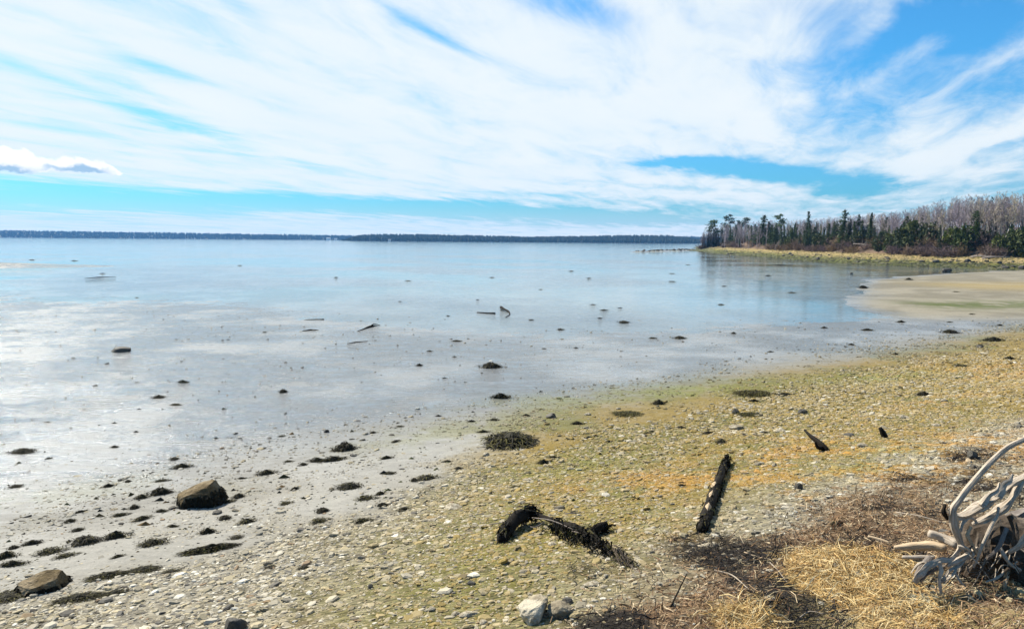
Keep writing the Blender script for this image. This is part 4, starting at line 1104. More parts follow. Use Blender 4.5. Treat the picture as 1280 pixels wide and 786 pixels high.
# single stems and sticks lying on the wrack
STEMS = [([(962, 706), (972, 716), (985, 733)], .004, 'bleached', 'pale thin straw stem lying across the black wrack'), ([(893, 716), (915, 722), (936, 740)], .005, 'bleached', 'long pale reed stem reaching into the straw'),
         ([(838, 762), (848, 745), (858, 729)], .006, 'darkwood', 'thin black twig standing slantwise among the wrack stones'), ([(1120, 643), (1150, 648), (1182, 657)], .005, 'bleached', 'thin grey stem beyond the bleached root'),
         ([(930, 693), (950, 700), (975, 703)], .004, 'tanwood', 'short brown stem on the dark wrack patch'), ([(1000, 775), (1012, 768), (1030, 771)], .004, 'bleached', 'short pale straw on the black wrack by the frame edge')]
for pix, rd, mt, lab in STEMS: stick('dry_stem', pix, [rd, rd, rd * .6], lab, mt, 'stem', .02, n=5, lift=(0, .02, .05) if mt == 'darkwood' else ())


# ============================================================ the driftwood stump
def stump():
    g = np.array(hit(1205, 738)); root = empty('driftwood_stump', tuple(g), 'bleached driftwood stump with a tangle of curling roots and one long root reaching upward', 'driftwood')
    D = float(np.dot(g - CAMP, fwd))
    def P(px, py, d=0.0):
        v = RIGHT * ((px - 640) / F) - UP * ((py - 393) / F) + fwd; return CAMP + v * (D + d)
    s = D / F                                                # metres per photograph pixel there
    def rt(name, pts, wpx, mat='bleached', n=9, jit=.26, sub=5, seed=0, flat=1.0):
        o = obj(name, MB().tube([P(*p) for p in pts], [w * s / 2 * .86 for w in wpx], n=n, jit=jit, sub=sub, seed=seed, flat=flat).mesh(name, M[mat], False, g), root); return o
    # core of the root plate, dark brown
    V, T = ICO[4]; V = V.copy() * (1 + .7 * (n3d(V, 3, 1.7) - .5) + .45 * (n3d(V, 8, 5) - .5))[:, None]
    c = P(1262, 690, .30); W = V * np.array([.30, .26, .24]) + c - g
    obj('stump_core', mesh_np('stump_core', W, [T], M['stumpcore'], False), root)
    rt('trunk', [(1250, 672, .34), (1300, 650, .5), (1370, 640, .85), (1450, 640, 1.3)], [36, 48, 46, 44], 'bark', 18, .22, 6, 2)
    rt('root', [(1206, 690, .08), (1199, 675, .05), (1192, 657, .02), (1191, 638, 0), (1201, 622, 0), (1220, 598, .03), (1238, 578, .06), (1257, 561, .08), (1280, 549, .12), (1310, 536, .2), (1340, 530, .3)], [9, 9, 11, 10, 9, 8.5, 8, 8, 8, 7, 4], seed=11, jit=.1)
    rt('root', [(1188, 642, .06), (1202, 645, .08), (1226, 633, .10), (1246, 620, .16), (1258, 610, .2), (1270, 601, .24), (1290, 592, .3)], [7, 11, 14, 11, 7, 11, 8], seed=12, jit=.32)
    rt('root', [(1216, 655, .12), (1232, 648, .14), (1252, 636, .18), (1266, 622, .2), (1274, 607, .25), (1284, 596, .3)], [5, 9, 12, 8, 9, 7], seed=13, jit=.3)
    rt('root', [(1192, 640, .03), (1194, 655, .05), (1199, 672, .06), (1202, 684, .1)], [9, 10, 8, 7], 'tanwood', seed=14)
    rt('root', [(1217, 709, .0), (1222, 697, -.02), (1227, 684, -.03), (1233, 670, -.02), (1240, 655, .02), (1246, 645, .08), (1248, 634, .14)], [2.5, 3.5, 4, 4.5, 4.5, 4, 4], seed=15, jit=.1)
    rt('root', [(1143, 727, -.05), (1150, 717, -.06), (1160, 707, -.05), (1172, 701, -.03), (1188, 699, 0), (1197, 690, .05), (1200, 680, .1)], [6, 9, 9, 8, 7, 6, 6], seed=16)
    rt('root', [(1173, 702, -.04), (1176, 712, -.05), (1174, 724, -.06), (1176, 741, -.06)], [6, 6, 5, 3], seed=17)
    rt('root', [(1184, 707, -.02), (1196, 700, 0), (1210, 694, .03), (1220, 686, .1)], [5, 8, 9, 8], seed=18)
    rt('root', [(1198, 682, .02), (1206, 684, .0), (1212, 688, 0), (1213, 694, .02)], [4, 4.5, 4, 3], seed=19)
    rt('root', [(1213, 658, .05), (1209, 668, .03), (1213, 678, .03), (1220, 690, .06), (1224, 700, .1)], [5, 5.5, 5, 4.5, 4], 'tanwood', seed=20)
    rt('root', [(1176, 727, -.03), (1186, 722, -.04), (1194, 714, -.03), (1198, 704, 0)], [3, 3.5, 3.5, 3], seed=21)
    rt('root', [(1194, 716, -.03), (1200, 726, -.05), (1207, 733, -.05)], [2.5, 2.5, 1.5], seed=22, n=6)
    rt('root', [(1184, 648, .05), (1180, 639, .02), (1182, 630, .02)], [5, 6, 3], 'darkwood', seed=23)
    rt('root', [(1232, 727, .0), (1246, 722, .0), (1254, 715, .02), (1252, 706, .1)], [2, 3, 3, 4], seed=24, n=6)
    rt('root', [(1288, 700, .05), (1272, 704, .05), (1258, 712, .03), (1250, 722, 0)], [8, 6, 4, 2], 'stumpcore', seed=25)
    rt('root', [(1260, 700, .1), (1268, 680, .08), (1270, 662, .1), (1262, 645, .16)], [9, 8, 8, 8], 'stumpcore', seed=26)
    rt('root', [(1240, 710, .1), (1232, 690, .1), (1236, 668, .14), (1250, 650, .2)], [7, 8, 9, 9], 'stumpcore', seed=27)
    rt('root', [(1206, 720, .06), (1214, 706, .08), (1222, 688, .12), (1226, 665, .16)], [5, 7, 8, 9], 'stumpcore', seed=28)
    rt('root', [(1255, 738, .02), (1258, 722, .04), (1262, 706, .12)], [5, 6, 8], 'tanwood', seed=29)
    rt('root', [(1284, 668, .0), (1276, 680, -.02), (1262, 690, .0), (1248, 696, .08)], [9, 8, 6, 5], seed=30)
    rt('root', [(1226, 632, .08), (1236, 619, .10), (1246, 612, .10), (1249, 603, .12)], [9, 8, 5, 2], seed=31, jit=.3)
    rt('root', [(1246, 622, .14), (1254, 606, .16), (1262, 600, .16), (1266, 592, .18)], [10, 9, 6, 2], seed=32, jit=.3)
    rt('root', [(1200, 664, .06), (1204, 652, .08), (1212, 647, .1), (1222, 652, .14)], [4, 4.5, 4, 3], seed=33)
    rt('root', [(1150, 727, -.02), (1157, 719, -.02), (1168, 712, .0), (1184, 706, .02)], [3, 4, 4, 3], 'bark', seed=34)
    rt('root', [(1160, 705, -.02), (1152, 703, -.03), (1144, 709, -.04), (1139, 716, -.04)], [4, 4, 3, 1.5], seed=35)
    rt('root', [(1206, 698, .02), (1200, 706, .0), (1188, 712, -.02), (1180, 722, -.03), (1168, 727, -.04)], [4, 4.5, 4, 3, 1.5], seed=36)
    rt('root', [(1230, 700, .06), (1243, 690, .02), (1252, 676, .02), (1258, 660, .06)], [4, 5, 5, 6], 'bark', seed=37)
    rt('root', [(1276, 712, .02), (1264, 706, .0), (1256, 696, .0), (1250, 684, .04)], [3, 4, 5, 5], seed=38)
    r = np.random.default_rng(5)
    for k in range(44):                                      # hair roots
        a = np.array((r.uniform(1195, 1275), r.uniform(680, 712), r.uniform(-.02, .12))); d = np.array((r.uniform(-26, 20), r.uniform(8, 34), r.uniform(-.06, .04)))
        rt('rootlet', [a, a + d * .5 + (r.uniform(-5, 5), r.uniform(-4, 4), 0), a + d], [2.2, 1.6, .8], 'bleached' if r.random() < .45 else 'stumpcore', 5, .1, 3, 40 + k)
    # logs lying against it
    def log(pts, w, mat, label, seed):
        q = np.array(P(*pts[0])); o = obj('driftwood_log', MB().tube([P(*p) for p in pts], [v * s / 2 for v in w], n=12, jit=.14, sub=5, seed=seed).mesh('driftwood_log', M[mat], True, q)); o.location = q
        return tag(o, label, 'driftwood log')
    log([(1161, 667, .3), (1178, 672, .28), (1197, 681, .2)], [10, 11, 12], 'bleached', 'short grey driftwood log end with a split tip, behind the curling roots', 60)
    log([(1118, 684, .30), (1140, 683, .28), (1162, 682, .26), (1182, 685, .2)], [5, 10, 12, 10], 'tanwood', 'tan driftwood log with rusty shaded side pointing away from the stump', 61)
    log([(1128, 696, .1), (1146, 696, .08), (1168, 696, .05)], [4, 5, 4], 'bleached', 'straight pale driftwood stick lying across the front of the tan log', 62)
    log([(1146, 722, -.01), (1153, 710, 0), (1163, 697, .04)], [8, 11, 9], 'bark', 'flat grey slab of driftwood under the front root', 63)
    log([(1085, 670, .55), (1100, 674, .5), (1112, 678, .45)], [3, 4, 2], 'tanwood', 'small brown driftwood piece on the dark wrack near the tan log', 64)
    # clods of soil fallen from the roots
    for k, (a, b_, w) in enumerate([(1257, 738, 16), (1268, 730, 20), (1276, 742, 18), (1248, 746, 12), (1262, 752, 14), (1222, 742, 12)]):
        own_rock('clod', 500 + k, M['clod'], a, b_, (w * s, w * s * .8, w * s * .7), ['crumbly tan clod of soil under the stump', 'largest crumbly soil clod, in front of the stump core', 'soil clod cut by the frame beside the stump', 'small soil clod before the dark hollow', 'soil clod nearest the camera below the stump', 'soil clod at the lip of the dark hollow'][k], 'clod', rz=k, cuts=4, sink=.2, rough=.35, sub=3)


M['clod'] = m_rock('soil_clod', (.33, .26, .13), (.24, .18, .09), (.40, .34, .20), .9, 25, .2)
stump()


# ============================================================ the wood on the point
def spruce_mesh(seed, h=8.0, wide=.17, gap=.25, n_wh=26, clumpy=False):
    r = np.random.default_rng(seed); mb = MB()
    for k in range(n_wh):
        t = (k + .5) / n_wh; z = h * (.10 + .90 * t ** .95)
        R = h * wide * (1 - t) ** .8 * r.uniform(.7, 1.2) + .12
        nb = int(5 + 4 * (1 - t))
        for b_ in range(nb):
            if r.random() < gap: continue
            a = r.uniform(0, 6.28); L = R * r.uniform(.6, 1.2); m = max(3, int(L / .22))
            for j in range(m):
                f = (j + .6) / m; c = np.array([math.cos(a) * L * f, math.sin(a) * L * f, z - L * .35 * f + .12 * f * f * L])
                for _ in range(2):
                    s = r.uniform(.16, .34) * (1 - .3 * f); v = r.normal(size=(3, 3)) * s * np.array([.8, .8, .55]); mb.add(c + v + r.normal(size=3) * .08, T=[(0, 1, 2)])
    return mb.mesh('crown', M['spruce'], False)


def pine_mesh(seed, h=9.0):
    r = np.random.default_rng(seed); mb = MB()
    for k in range(11):
        t = .5 + .5 * (k + r.uniform(0, .6)) / 11; a = r.uniform(0, 6.28); L = h * .26 * (1.15 - t) ** .5 * r.uniform(.5, 1.15)
        c0 = np.array([math.cos(a) * L, math.sin(a) * L, h * t + L * .12])
        mb.tube([(0, 0, h * t - .3), c0 * (.5, .5, 1), c0], [.05, .035, .02], n=4)
        for _ in range(70):
            c = c0 + r.normal(size=3) * np.array([.55, .55, .17]) * (.5 + L / 2.2); v = r.normal(size=(3, 3)) * r.uniform(.12, .26); mb.add(c + v, T=[(0, 1, 2)])
    return mb.mesh('crown', M['pine'], False)


def twigs(mb, r, p, d, L, rad, lvl, spread=.65, up=.25):
    q = p + d * L
    mb.tube([p, (p + q) / 2 + r.normal(size=3) * L * .05, q], [rad, rad * .75, rad * .5], n=3, cap=False)
    if lvl == 0: return
    for _ in range(int(r.integers(4, 7)) if lvl > 1 else int(r.integers(3, 6))):
        f = r.uniform(.25, 1.0); e = d + r.normal(size=3) * spread; e[2] += up; e /= np.linalg.norm(e)
        twigs(mb, r, p + d * L * f, e, L * r.uniform(.42, .68), max(rad * .55, .011), lvl - 1, spread, up)


def bare_mesh(seed, h=8.0):
    r = np.random.default_rng(seed); mb = MB()
    for k in range(13):
        t = .36 + .62 * (k + r.uniform(0, .8)) / 13; a = r.uniform(0, 6.28); d = np.array([math.cos(a) * .7, math.sin(a) * .7, .75]); d /= np.linalg.norm(d)
        twigs(mb, r, np.array([0, 0, h * t]) + r.normal(size=3) * .04, d, h * .21 * (1.25 - t) * r.uniform(.7, 1.2), .035, 2)
    return mb.mesh('crown', M['twig'], False)


def trunk_mesh(seed, h, r0_, mat, lean=.02):
    r = np.random.default_rng(seed); k = 6
    pts = [np.array([r.normal() * lean * i, r.normal() * lean * i, h * i / (k - 1) - (.4 if i == 0 else 0)]) for i in range(k)]
    return MB().tube(pts, [r0_ * (1 - .85 * i / (k - 1)) for i in range(k)], n=6, sub=2).mesh('trunk', M[mat])


def bush_mesh(seed, mat, n=26, leafy=False):
    r = np.random.default_rng(seed); mb = MB()
    for _ in range(n):
        a = r.uniform(0, 6.28); t = r.uniform(.15, 1.1); d = np.array([math.cos(a) * math.sin(t), math.sin(a) * math.sin(t), math.cos(t)])
        twigs(mb, r, np.array([r.normal() * .25, r.normal() * .25, -.05]), d, r.uniform(.45, .8), .016, 1 if leafy else 2, .6, .1)
    if leafy:
        for _ in range(520):
            c = r.normal(size=3); c /= np.linalg.norm(c); c = c * r.uniform(.3, 1) ** .5 * np.array([.8, .8, .95]) + (0, 0, .6); c[2] = abs(c[2]); v = r.normal(size=(3, 3)) * .11; mb.add(c + v, T=[(0, 1, 2)])
    return mb.mesh('foliage' if leafy else 'stems', M[mat], False)


SPR = [(spruce_mesh(600 + i, 8, w, g), trunk_mesh(620 + i, 7.6, .13, 'conifbark', .01)) for i, (w, g) in enumerate([(.24, .15), (.19, .28), (.27, .2), (.17, .35), (.22, .2)])]
PIN = [(pine_mesh(640 + i), trunk_mesh(645 + i, 8.8, .15, 'conifbark', .04)) for i in range(3)]
BAR_ = [(bare_mesh(650 + i), trunk_mesh(660 + i, 7.6, .11, ['bark', 'bark', 'birch', 'bark', 'birch', 'bark'][i], .07)) for i in range(6)]
BSH = [bush_mesh(670 + i, 'bramble') for i in range(3)]; GSH = [bush_mesh(680 + i, 'younggreen', 14, True) for i in range(2)]
r = np.random.default_rng(77)


def tree(name, pair, p, h, h0, label, cat, group, fat=1.0, lean=0.0):
    o = empty(name, tuple(p), label, cat, group); s = h / h0
    o.scale = (s * fat, s * fat, s); o.rotation_euler = (r.normal() * .03 + lean, r.normal() * .03 + lean, r.uniform(0, 6.28))
    for part, me in zip(('crown', 'trunk'), pair): obj(part, me, o)
    return o


def on_head(px, depth):
    """First point behind the headland's waterline, depth metres inland, on the bearing of a photograph column."""
    d = ray(px, 318); t = np.linspace(60, 420, 1400); x, y = d[0] / d[1] * t, t
    s = sdist(x, y, HEAD); k = np.nonzero(s >= depth)[0]
    if len(k) == 0:
        m = t < 330; k = [int(np.argmax(np.where(m, s, -99)))]
        if s[k[0]] < min(depth, 4): return on_head(px + 4, depth) if px < 900 else None
    x, y = x[k[0]], y[k[0]]; return np.array([x, y, float(ground(x, y))])


def top_h(p, px, py):
    d = ray(px, py); k = p[1] / d[1]; return HC + d[2] * k - p[2]


# conifers that stand out against the sky or the bare trees: column, top row, depth, kind, width
KEY = [(892, 274, 14, 'P', 1.0, 'small flat-topped pine near the tip of the point'), (910, 268, 15, 'P', .9, 'tall pine with a dark tufted top, second from the tip of the point'), (921, 275, 20, 'P', .8, 'slim pine just beside the tall tufted one'), (930, 271, 17, 'P', 1.0, 'broad loose-topped pine in a close pair'),
       (951, 268, 13, 'S', 1.7, 'broad dark spruce mass standing out on the point'), (960, 276, 15, 'S', 1.1, 'dark spruce leaning on the broad dark one'), (974, 267, 19, 'P', .9, 'pine with a pale thin crown lifted above the spruces'), (1008, 264, 16, 'S', .9, 'narrow dark spruce spire above the middle of the spruce row'),
       (1053, 261, 14, 'S', 1.3, 'tallest dark spruce of the point, thick to the ground'), (1072, 267, 17, 'S', 1.0, 'spruce a little lower than the tallest one beside it'), (1086, 265, 16, 'S', .9, 'dark spruce before the reddish bare trees'), (1130, 270, 14, 'S', 1.0, 'ragged dark spruce top above young green trees'),
       (1216, 262, 13, 'S', 1.9, 'very wide dark spruce on the bank among grey bare trees'), (1203, 281, 11, 'S', 1.8, 'low wide spruce at the foot of the very wide one'), (1234, 246, 40, 'S', .8, 'small spruce tip above the bare wood on the skyline'), (1252, 246, 38, 'S', .9, 'second small spruce tip on the skyline'),
       (1257, 268, 15, 'S', .6, 'thin young spruce between grey trunks'), (1167, 276, 14, 'S', .9, 'lone mid-height spruce behind the white building'), (1120, 283, 12, 'S', 1.3, 'bushy low spruce over the reddish bank')]
for px, py, dp, kd, fat, lab in KEY:
    p = on_head(px, dp); h = max(top_h(p, px, py), 2.5)
    if kd == 'P': tree('pine_tree', PIN[int(r.integers(3))], p, h, 9.3, lab, 'pine', 'pines on the point', fat)
    else: tree('spruce_tree', SPR[0 if fat > 1.2 else int(r.integers(5))], p, h, 8.1, lab, 'spruce', 'spruces on the point', fat)

# the skyline of the wood: top rows by column
SKY_X = [868, 880, 900, 930, 960, 1000, 1040, 1080, 1120, 1160, 1180, 1210, 1250, 1300, 1400, 1600]
SKY_Y = [300, 287, 279, 277, 275, 274, 271, 268, 264, 254, 249, 246, 243, 240, 234, 222]
n_s = n_b = 0
for k in range(4200):
    if n_b >= 400 and n_s >= 170: break
    px = r.uniform(872, 1340) if r.random() < .93 else r.uniform(1340, 1480)
    spr_p = float(np.interp(px, [870, 940, 960, 1060, 1100, 1150, 1300], [.40, .45, .72, .58, .26, .09, .06]))
    isS = r.random() < spr_p
    p = on_head(px, r.uniform(10.5, 19) if isS else 12 + 30 * r.random() ** 1.3)
    if p is None: continue
    sky_y = float(np.interp(px, SKY_X, SKY_Y))
    hmax = top_h(p, px, sky_y)
    if isS:
        if n_s >= 170: continue
        h = min(max(hmax * (r.uniform(.45, .88) if px < 1110 else r.uniform(.3, .75)), 2.2), 10)
        lab = 'dark green spruce packed among others of its kind along the shore of the point' if px < 1100 else 'spruce scattered singly among the bare trees on the bank'
        tree('spruce_tree', SPR[int(r.integers(5))], p, h, 8.1, lab, 'spruce', 'spruces in the row along the point' if px < 1100 else 'spruces among the bare trees', r.uniform(.7, 1.15)); n_s += 1
    else:
        if n_b >= 400: continue
        h = min(max(hmax * r.uniform(.72, 1.06), 3.0), 12); v = int(r.integers(6))
        birch = v in (2, 4)
        if px < 1000: lab, g = ('bare grey tree with a dark trunk on the tip of the point', 'bare trees on the tip') if not birch else ('white-stemmed bare birch on the tip of the point', 'birches on the tip')
        elif px < 1130: lab, g = ('bare brownish tree behind the row of spruces', 'bare trees behind the spruces') if not birch else ('white-stemmed birch behind the row of spruces', 'birches behind the spruces')
        else: lab, g = ('bare pinkish-grey tree in the leafless wood above the red bank', 'bare trees above the red bank') if not birch else ('pale-stemmed birch in the leafless wood above the red bank', 'birches above the red bank')
        tree('bare_tree' if not birch else 'birch_tree', BAR_[v], p, h, 8.2, lab, 'birch' if birch else 'tree', g, r.uniform(.75, 1.1), r.normal() * .03); n_b += 1


def wood_mass():
    """The depths of the wood behind the trees one can tell apart: one mass of grey stems and twigs."""
    rr2 = np.random.default_rng(78); kinds = []
    for kk in range(5):
        mb = MB(); mb.tube([(0, 0, -.4), (rr2.normal() * .2, rr2.normal() * .2, 4), (rr2.normal() * .4, rr2.normal() * .4, 8)], [.09, .06, .015], n=4)
        for k in range(16):
            tt = .3 + .68 * (k + rr2.uniform(0, .8)) / 16; a = rr2.uniform(0, 6.28); d = np.array([math.cos(a) * .65, math.sin(a) * .65, .8]); d /= np.linalg.norm(d)
            twigs(mb, rr2, np.array([0, 0, 8 * tt]), d, 1.7 * (1.2 - tt) * rr2.uniform(.7, 1.2) + .25, .03, 1)
        kinds.append((np.concatenate(mb.V), np.concatenate(mb.Q)))
    VV, QQ, off = [], [], 0; n = 0
    for k in range(5000):
        if n >= 900: break
        px = rr2.uniform(868, 1420) if n < 640 else rr2.uniform(1400, 2300); p = on_head(px, rr2.uniform(14, 55) if px > 960 else rr2.uniform(9, 20))
        if p is None: continue
        h = top_h(p, px, float(np.interp(px, SKY_X, SKY_Y))) * rr2.uniform(.7, 1.0); h = min(max(h, 2.5), 12); V, Q = kinds[int(rr2.integers(5))]; a = rr2.uniform(0, 6.28); c_, s_ = math.cos(a), math.sin(a)
        W = np.stack([V[:, 0] * c_ - V[:, 1] * s_, V[:, 0] * s_ + V[:, 1] * c_, V[:, 2] * h / 8.2], 1) + p; VV.append(W); QQ.append(Q + off); off += len(V); n += 1
    tag(obj('wood', mesh_np('wood', np.concatenate(VV), [np.concatenate(QQ)], M['twig'], False)), 'grey leafless depths of the wood behind the trees of the shore', 'wood', kind='stuff')


wood_mass()


def shrub(name, me, p, h, label, group, fat=1.0):
    o = obj(name, me); o.location = p; o.scale = (h * fat, h * fat, h); o.rotation_euler = (0, 0, r.uniform(0, 6.28)); return tag(o, label, 'bush', group)


for k in range(120):
    px = r.uniform(866, 1340); p = on_head(px, r.uniform(9.0, 15))
    if p is None: continue
    shrub('bramble_bush', BSH[k % 3], p, r.uniform(.9, 2.0), 'leafless reddish-brown bramble bush on the bare bank', 'bramble bushes on the bank', r.uniform(1.0, 1.7))
for px, dp, h in [(1265, 11, 2.4), (1278, 10.5, 2.5), (1248, 11, 1.8), (1140, 12, 3.2), (1128, 11, 2.6), (1115, 11, 2.4), (1160, 13, 2.6), (1190, 12, 2.2), (1295, 11, 3.0), (1205, 11, 2.0), (1100, 11.5, 2.2), (1070, 12, 2.0), (1022, 11.5, 2.2), (985, 11.5, 2.0)]:
    p = on_head(px, dp); shrub('green_bush', GSH[int(r.integers(2))], p, h, 'young yellow-green bush on the bank under the bare trees', 'green bushes on the bank', .8)

# fallen and leaning trunks on the bank and the beach below it
FALL = [((1214, 8.5), (1243, 7.5), .16, .4, 'bark', 'bleached fallen trunk lying on the dry grass below the bank'), ((1090, 12), (1066, 10), .2, 1.6, 'bark', 'grey fallen tree slanting down the reddish bank'),
        ((1250, 10.5), (1262, 13), .16, 3.6, 'birch', 'white birch leaning out steeply over the bank'), ((1188, 11), (1208, 13.5), .18, 2.6, 'bark', 'thick dark trunk leaning up the red slope'), ((968, 9), (973, 10.5), .14, 2.4, 'bark', 'dead bleached tree snag standing at the foot of the spruces'),
        ((1228, 7), (1262, 7.6), .16, .4, 'bark', 'brown log half hidden by the beach grass'), ((905, 10), (930, 11), .18, .9, 'bark', 'low dark fallen trunk along the tip of the point')]
for (ax, ad), (bx, bd), rd, up, mt, lab in FALL:
    a, b_ = on_head(ax, ad), on_head(bx, bd); a = a + (0, 0, .1); b_ = b_ + (0, 0, up)
    mb = MB().tube([a, a * .6 + b_ * .4 + (0, 0, .15), b_], [rd, rd * .8, rd * .4], n=8, jit=.15, sub=4)
    for _ in range(7):
        f = r.uniform(.3, .95); c = a * (1 - f) + b_ * f; d = r.normal(size=3); d[2] = abs(d[2]); d /= np.linalg.norm(d); mb.tube([c, c + d * .6, c + d * 1.1 + (0, 0, .1)], [rd * .3, rd * .2, .015], n=4)
    o = obj('fallen_tree', mb.mesh('fallen_tree', M[mt], True, a)); o.location = a; tag(o, lab, 'fallen tree')

# every tree and bush that only its neighbours tell apart: counted from the conifer that stands out nearest to it
MARK = {892: 'flat-topped tip pine', 910: 'tall tufted pine', 951: 'broad dark spruce mass', 974: 'thin-crowned pine', 1008: 'narrow spruce spire', 1053: 'tallest dark spruce', 1086: 'spruce before reddish trees', 1130: 'ragged spruce top',
        1167: 'lone spruce behind the cabin', 1216: 'very wide dark spruce', 1234: 'skyline spruce tip', 1257: 'thin young spruce'}


def column(o):
    v = np.array(o.location) - CAMP; return 640 + F * (v @ RIGHT) / (v @ fwd)


def count_labels(base_name, noun):
    counted = {o['label'] for o in COL.objects if o.get('group') and o.name.split('.')[0] == base_name} - {k[5] for k in KEY}
    by = {}
    for o in COL.objects:
        if o.parent is None and o.name.split('.')[0] == base_name and o.get('group') and o['label'] in counted:
            c = column(o); mk = min(MARK, key=lambda m: abs(m - c)); by.setdefault((mk, c > mk), []).append((abs(c - mk), o))
    for (mk, right), v in by.items():
        for i, (_, o) in enumerate(sorted(v, key=lambda t: t[0])):
            if i < len(ORD): o['label'] = f'{ORD[i]} {noun} on the {"inland" if right else "seaward"} side of the {MARK[mk]}'
            else: o['label'] = f'{noun} well past the {MARK[mk]} on its {"inland" if right else "seaward"} side, lost among others'


def shore_cover():
    """Weed lumps and beach grass below the wood, nobody could count them."""
    r2 = np.random.default_rng(79); N = 60000
    px = r2.uniform(862, 1330, N); y = 60 / (r2.uniform(.16, 1, N)); x = (px - 640) / F * y * 1.0
    dh = sdist(x, y, HEAD) + 3.5 * (fbm(x / 7, y / 7, 3, 41) - .5)
    for name, lo, hi, cap, cols, hgt, lab in (('shore_weed', -.5, 5.0, 5000, [(.03, .034, .012), (.06, .065, .02), (.02, .02, .012), (.10, .09, .03)], .35, 'dark rock weed lumps covering the lower beach below the wood'),
                                               ('beach_grass', 4.2, 10.0, 5000, [(.27, .20, .09), (.32, .245, .115), (.22, .165, .07), (.14, .13, .045)], .5, 'yellow winter beach grass along the foot of the bank')):
        k = np.nonzero((dh > lo) & (dh < hi))[0][:cap]; n = len(k); X, Y = x[k], y[k]; Z = ground(X, Y); s_ = r2.uniform(.10, .34, n); seg = 5; an_ = np.linspace(0, 2 * math.pi, seg, endpoint=False)
        rk = r2.uniform(.5, 1.2, (n, seg)) * s_[:, None]
        low = np.stack([X[:, None] + np.cos(an_) * rk * 1.4, Y[:, None] + np.sin(an_) * rk, np.repeat(Z[:, None] - .03, seg, 1)], 2); hi_ = np.stack([X + r2.normal(0, .1, n), Y, Z + s_ * hgt * r2.uniform(.5, 1.2, n)], 1)[:, None]
        T = np.array([(q, (q + 1) % seg, seg) for q in range(seg)])[None] + (np.arange(n) * (seg + 1))[:, None, None]
        c = np.array(cols)[r2.choice(4, n, p=[.35, .3, .2, .15])]
        tag(obj(name, mesh_np(name, np.concatenate([low, hi_], 1).reshape(-1, 3), [T.reshape(-1, 3)], M['straw'], False, {'col': np.repeat(c, seg + 1, 0)})), lab, 'weed' if hgt < 1 else 'grass', kind='stuff')


shore_cover()

# rocks on the headland's beach and out along the spit
for k in range(46):
    px = r.uniform(880, 1285); p = on_head(px, r.uniform(.2, 6.0))
    o = obj('shore_rock', DROCKS[k % 3]); o.location = p; s = r.uniform(.35, .95); o.scale = (s, s, s * .7); o.rotation_euler = (0, 0, r.uniform(0, 6))
    tag(o, 'weed-darkened rock on the green beach below the wood', 'rock', 'weedy rocks below the wood')
for bn, noun in (('spruce_tree', 'ordinary spruce'), ('bare_tree', 'bare grey tree'), ('birch_tree', 'pale-stemmed birch'), ('bramble_bush', 'reddish bramble bush'), ('green_bush', 'green bush'), ('shore_rock', 'weedy beach rock')): count_labels(bn, noun)
for k in range(40):
    f = (k + .5) / 40; a, b_ = np.array(SPIT[0]), np.array(SPIT[2]); x, y = a + (b_ - a) * f + r.normal(size=2) * (.6, 1.2)
    o = obj('shore_rock', DROCKS[k % 3]); o.location = (x, y, max(float(ground(x, y)), 0)); s = r.uniform(.5, 1.3); o.scale = (s * 1.3, s, s * .6); o.rotation_euler = (0, 0, r.uniform(0, 6))
    tag(o, (f'{ORD[k]} dark rock of the low reef counted from its outer end' if k < len(ORD) else 'innermost dark rock of the low reef at the point'), 'rock', 'rocks of the reef')
for px, py, w, lab in [(1135, 329.5, 11, 'dark boulder in the shallows of the cove, the one by the beach grass'), (1184, 340, 13, 'dark boulder at the brown corner of the cove'), (1170, 333, 9, 'dark boulder between the two larger ones in the cove'), (1064, 342, 5, 'small dark rock in the brown shallows of the cove'), (1098, 327, 6, 'dark rock on the weedy edge under the spruces')]:
    p = P0(px, py); s = w / ppm(p); o = obj('shore_rock', DROCKS[int(r.integers(3))]); o.location = (p[0], p[1], float(ground(p[0], p[1]))); o.scale = (s, s, s * .8); tag(o, lab, 'rock')


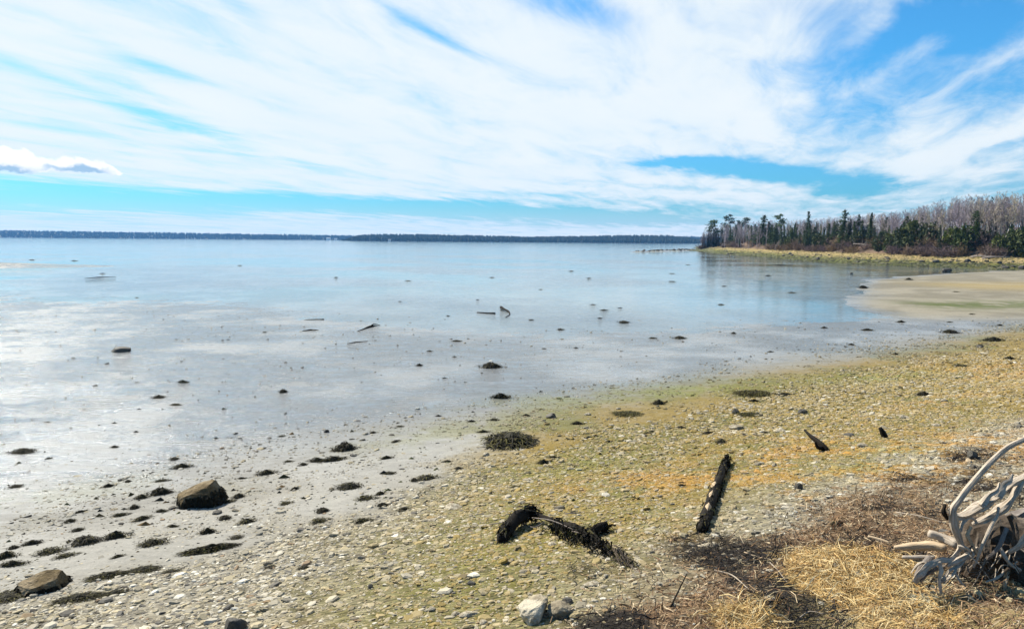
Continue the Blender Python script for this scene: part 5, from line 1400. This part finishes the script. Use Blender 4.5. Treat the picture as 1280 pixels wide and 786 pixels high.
# ---------------- white buildings among the trees and across the bay
def house(name, p, w, d, h, roof_h, rz, label, cat='house', windows=((-.25, .5), (.25, .5)), door=True):
    root = empty(name, tuple(p), label, cat); root.rotation_euler = (0, 0, rz)
    def box(nm, x0, x1, y0, y1, z0, z1, mat, par):
        V = [(x, y, z) for z in (z0, z1) for y in (y0, y1) for x in (x0, x1)]
        Q = [(0, 2, 3, 1), (4, 5, 7, 6), (0, 1, 5, 4), (2, 6, 7, 3), (0, 4, 6, 2), (1, 3, 7, 5)]
        return obj(nm, mesh_np(nm, V, [Q], M[mat]), par)
    V = [(-w / 2, -d / 2, -1), (w / 2, -d / 2, -1), (w / 2, d / 2, -1), (-w / 2, d / 2, -1), (-w / 2, -d / 2, h), (w / 2, -d / 2, h), (w / 2, d / 2, h), (-w / 2, d / 2, h), (-w / 2, 0, h + roof_h), (w / 2, 0, h + roof_h)]
    wall = obj('wall', mesh_np('wall', V, [[(0, 1, 5, 4), (2, 3, 7, 6)], [(1, 2, 6, 9, 5), (3, 0, 4, 8, 7)]], M['white']), root)
    e = .3
    R = []
    for sg in (-1, 1):
        y_e, z_e = sg * (d / 2 + e), h - e * roof_h / (d / 2) + .03
        R += [(-w / 2 - e, y_e, z_e), (w / 2 + e, y_e, z_e), (w / 2 + e, 0, h + roof_h + .03), (-w / 2 - e, 0, h + roof_h + .03)]
        R += [(v[0], v[1], v[2] + .12) for v in R[-4:]]
    Q = []
    for k in (0, 8): Q += [(k, k + 1, k + 2, k + 3), (k + 4, k + 7, k + 6, k + 5), (k, k + 4, k + 5, k + 1), (k + 1, k + 5, k + 6, k + 2), (k + 3, k + 2, k + 6, k + 7), (k, k + 3, k + 7, k + 4)]
    obj('roof', mesh_np('roof', R, [Q], M['roof']), root)
    for fx, fz in windows: box('window', w * fx - .45, w * fx + .45, -d / 2 - .03, -d / 2 + .04, h * fz - .1, h * fz + 1.0, 'glass', root)
    if door: box('door', -.45, .45, -d / 2 - .03, -d / 2 + .04, 0, 2.0, 'roof', root)


p = on_head(1084, 19); house('house', (p[0], p[1], p[2] + .3), 3.4, 3.0, 1.9, 1.1, -.35, 'pale boarded house half hidden behind spruces in the middle of the wood')
p = on_head(1181, 20); house('cabin', (p[0], p[1], p[2] - .3), 2.6, 2.4, 2.2, 1.0, -.45, 'small white cabin showing between the bare trees above the red bank', 'cabin', ((.3, .5),), True)
for px, D_, w, lab in [(411, 2230, 12, 'tiny white house at the water across the bay, beyond the island end'), (420, 2225, 8, 'tinier white building beside the white house across the bay'), (487, 1476, 5, 'tiny pale house on the shore of the wooded island')]:
    x = (px - 640) / F * D_; house('house', (x, D_, .8), w, w * .7, w * .35, w * .2, .1, lab)
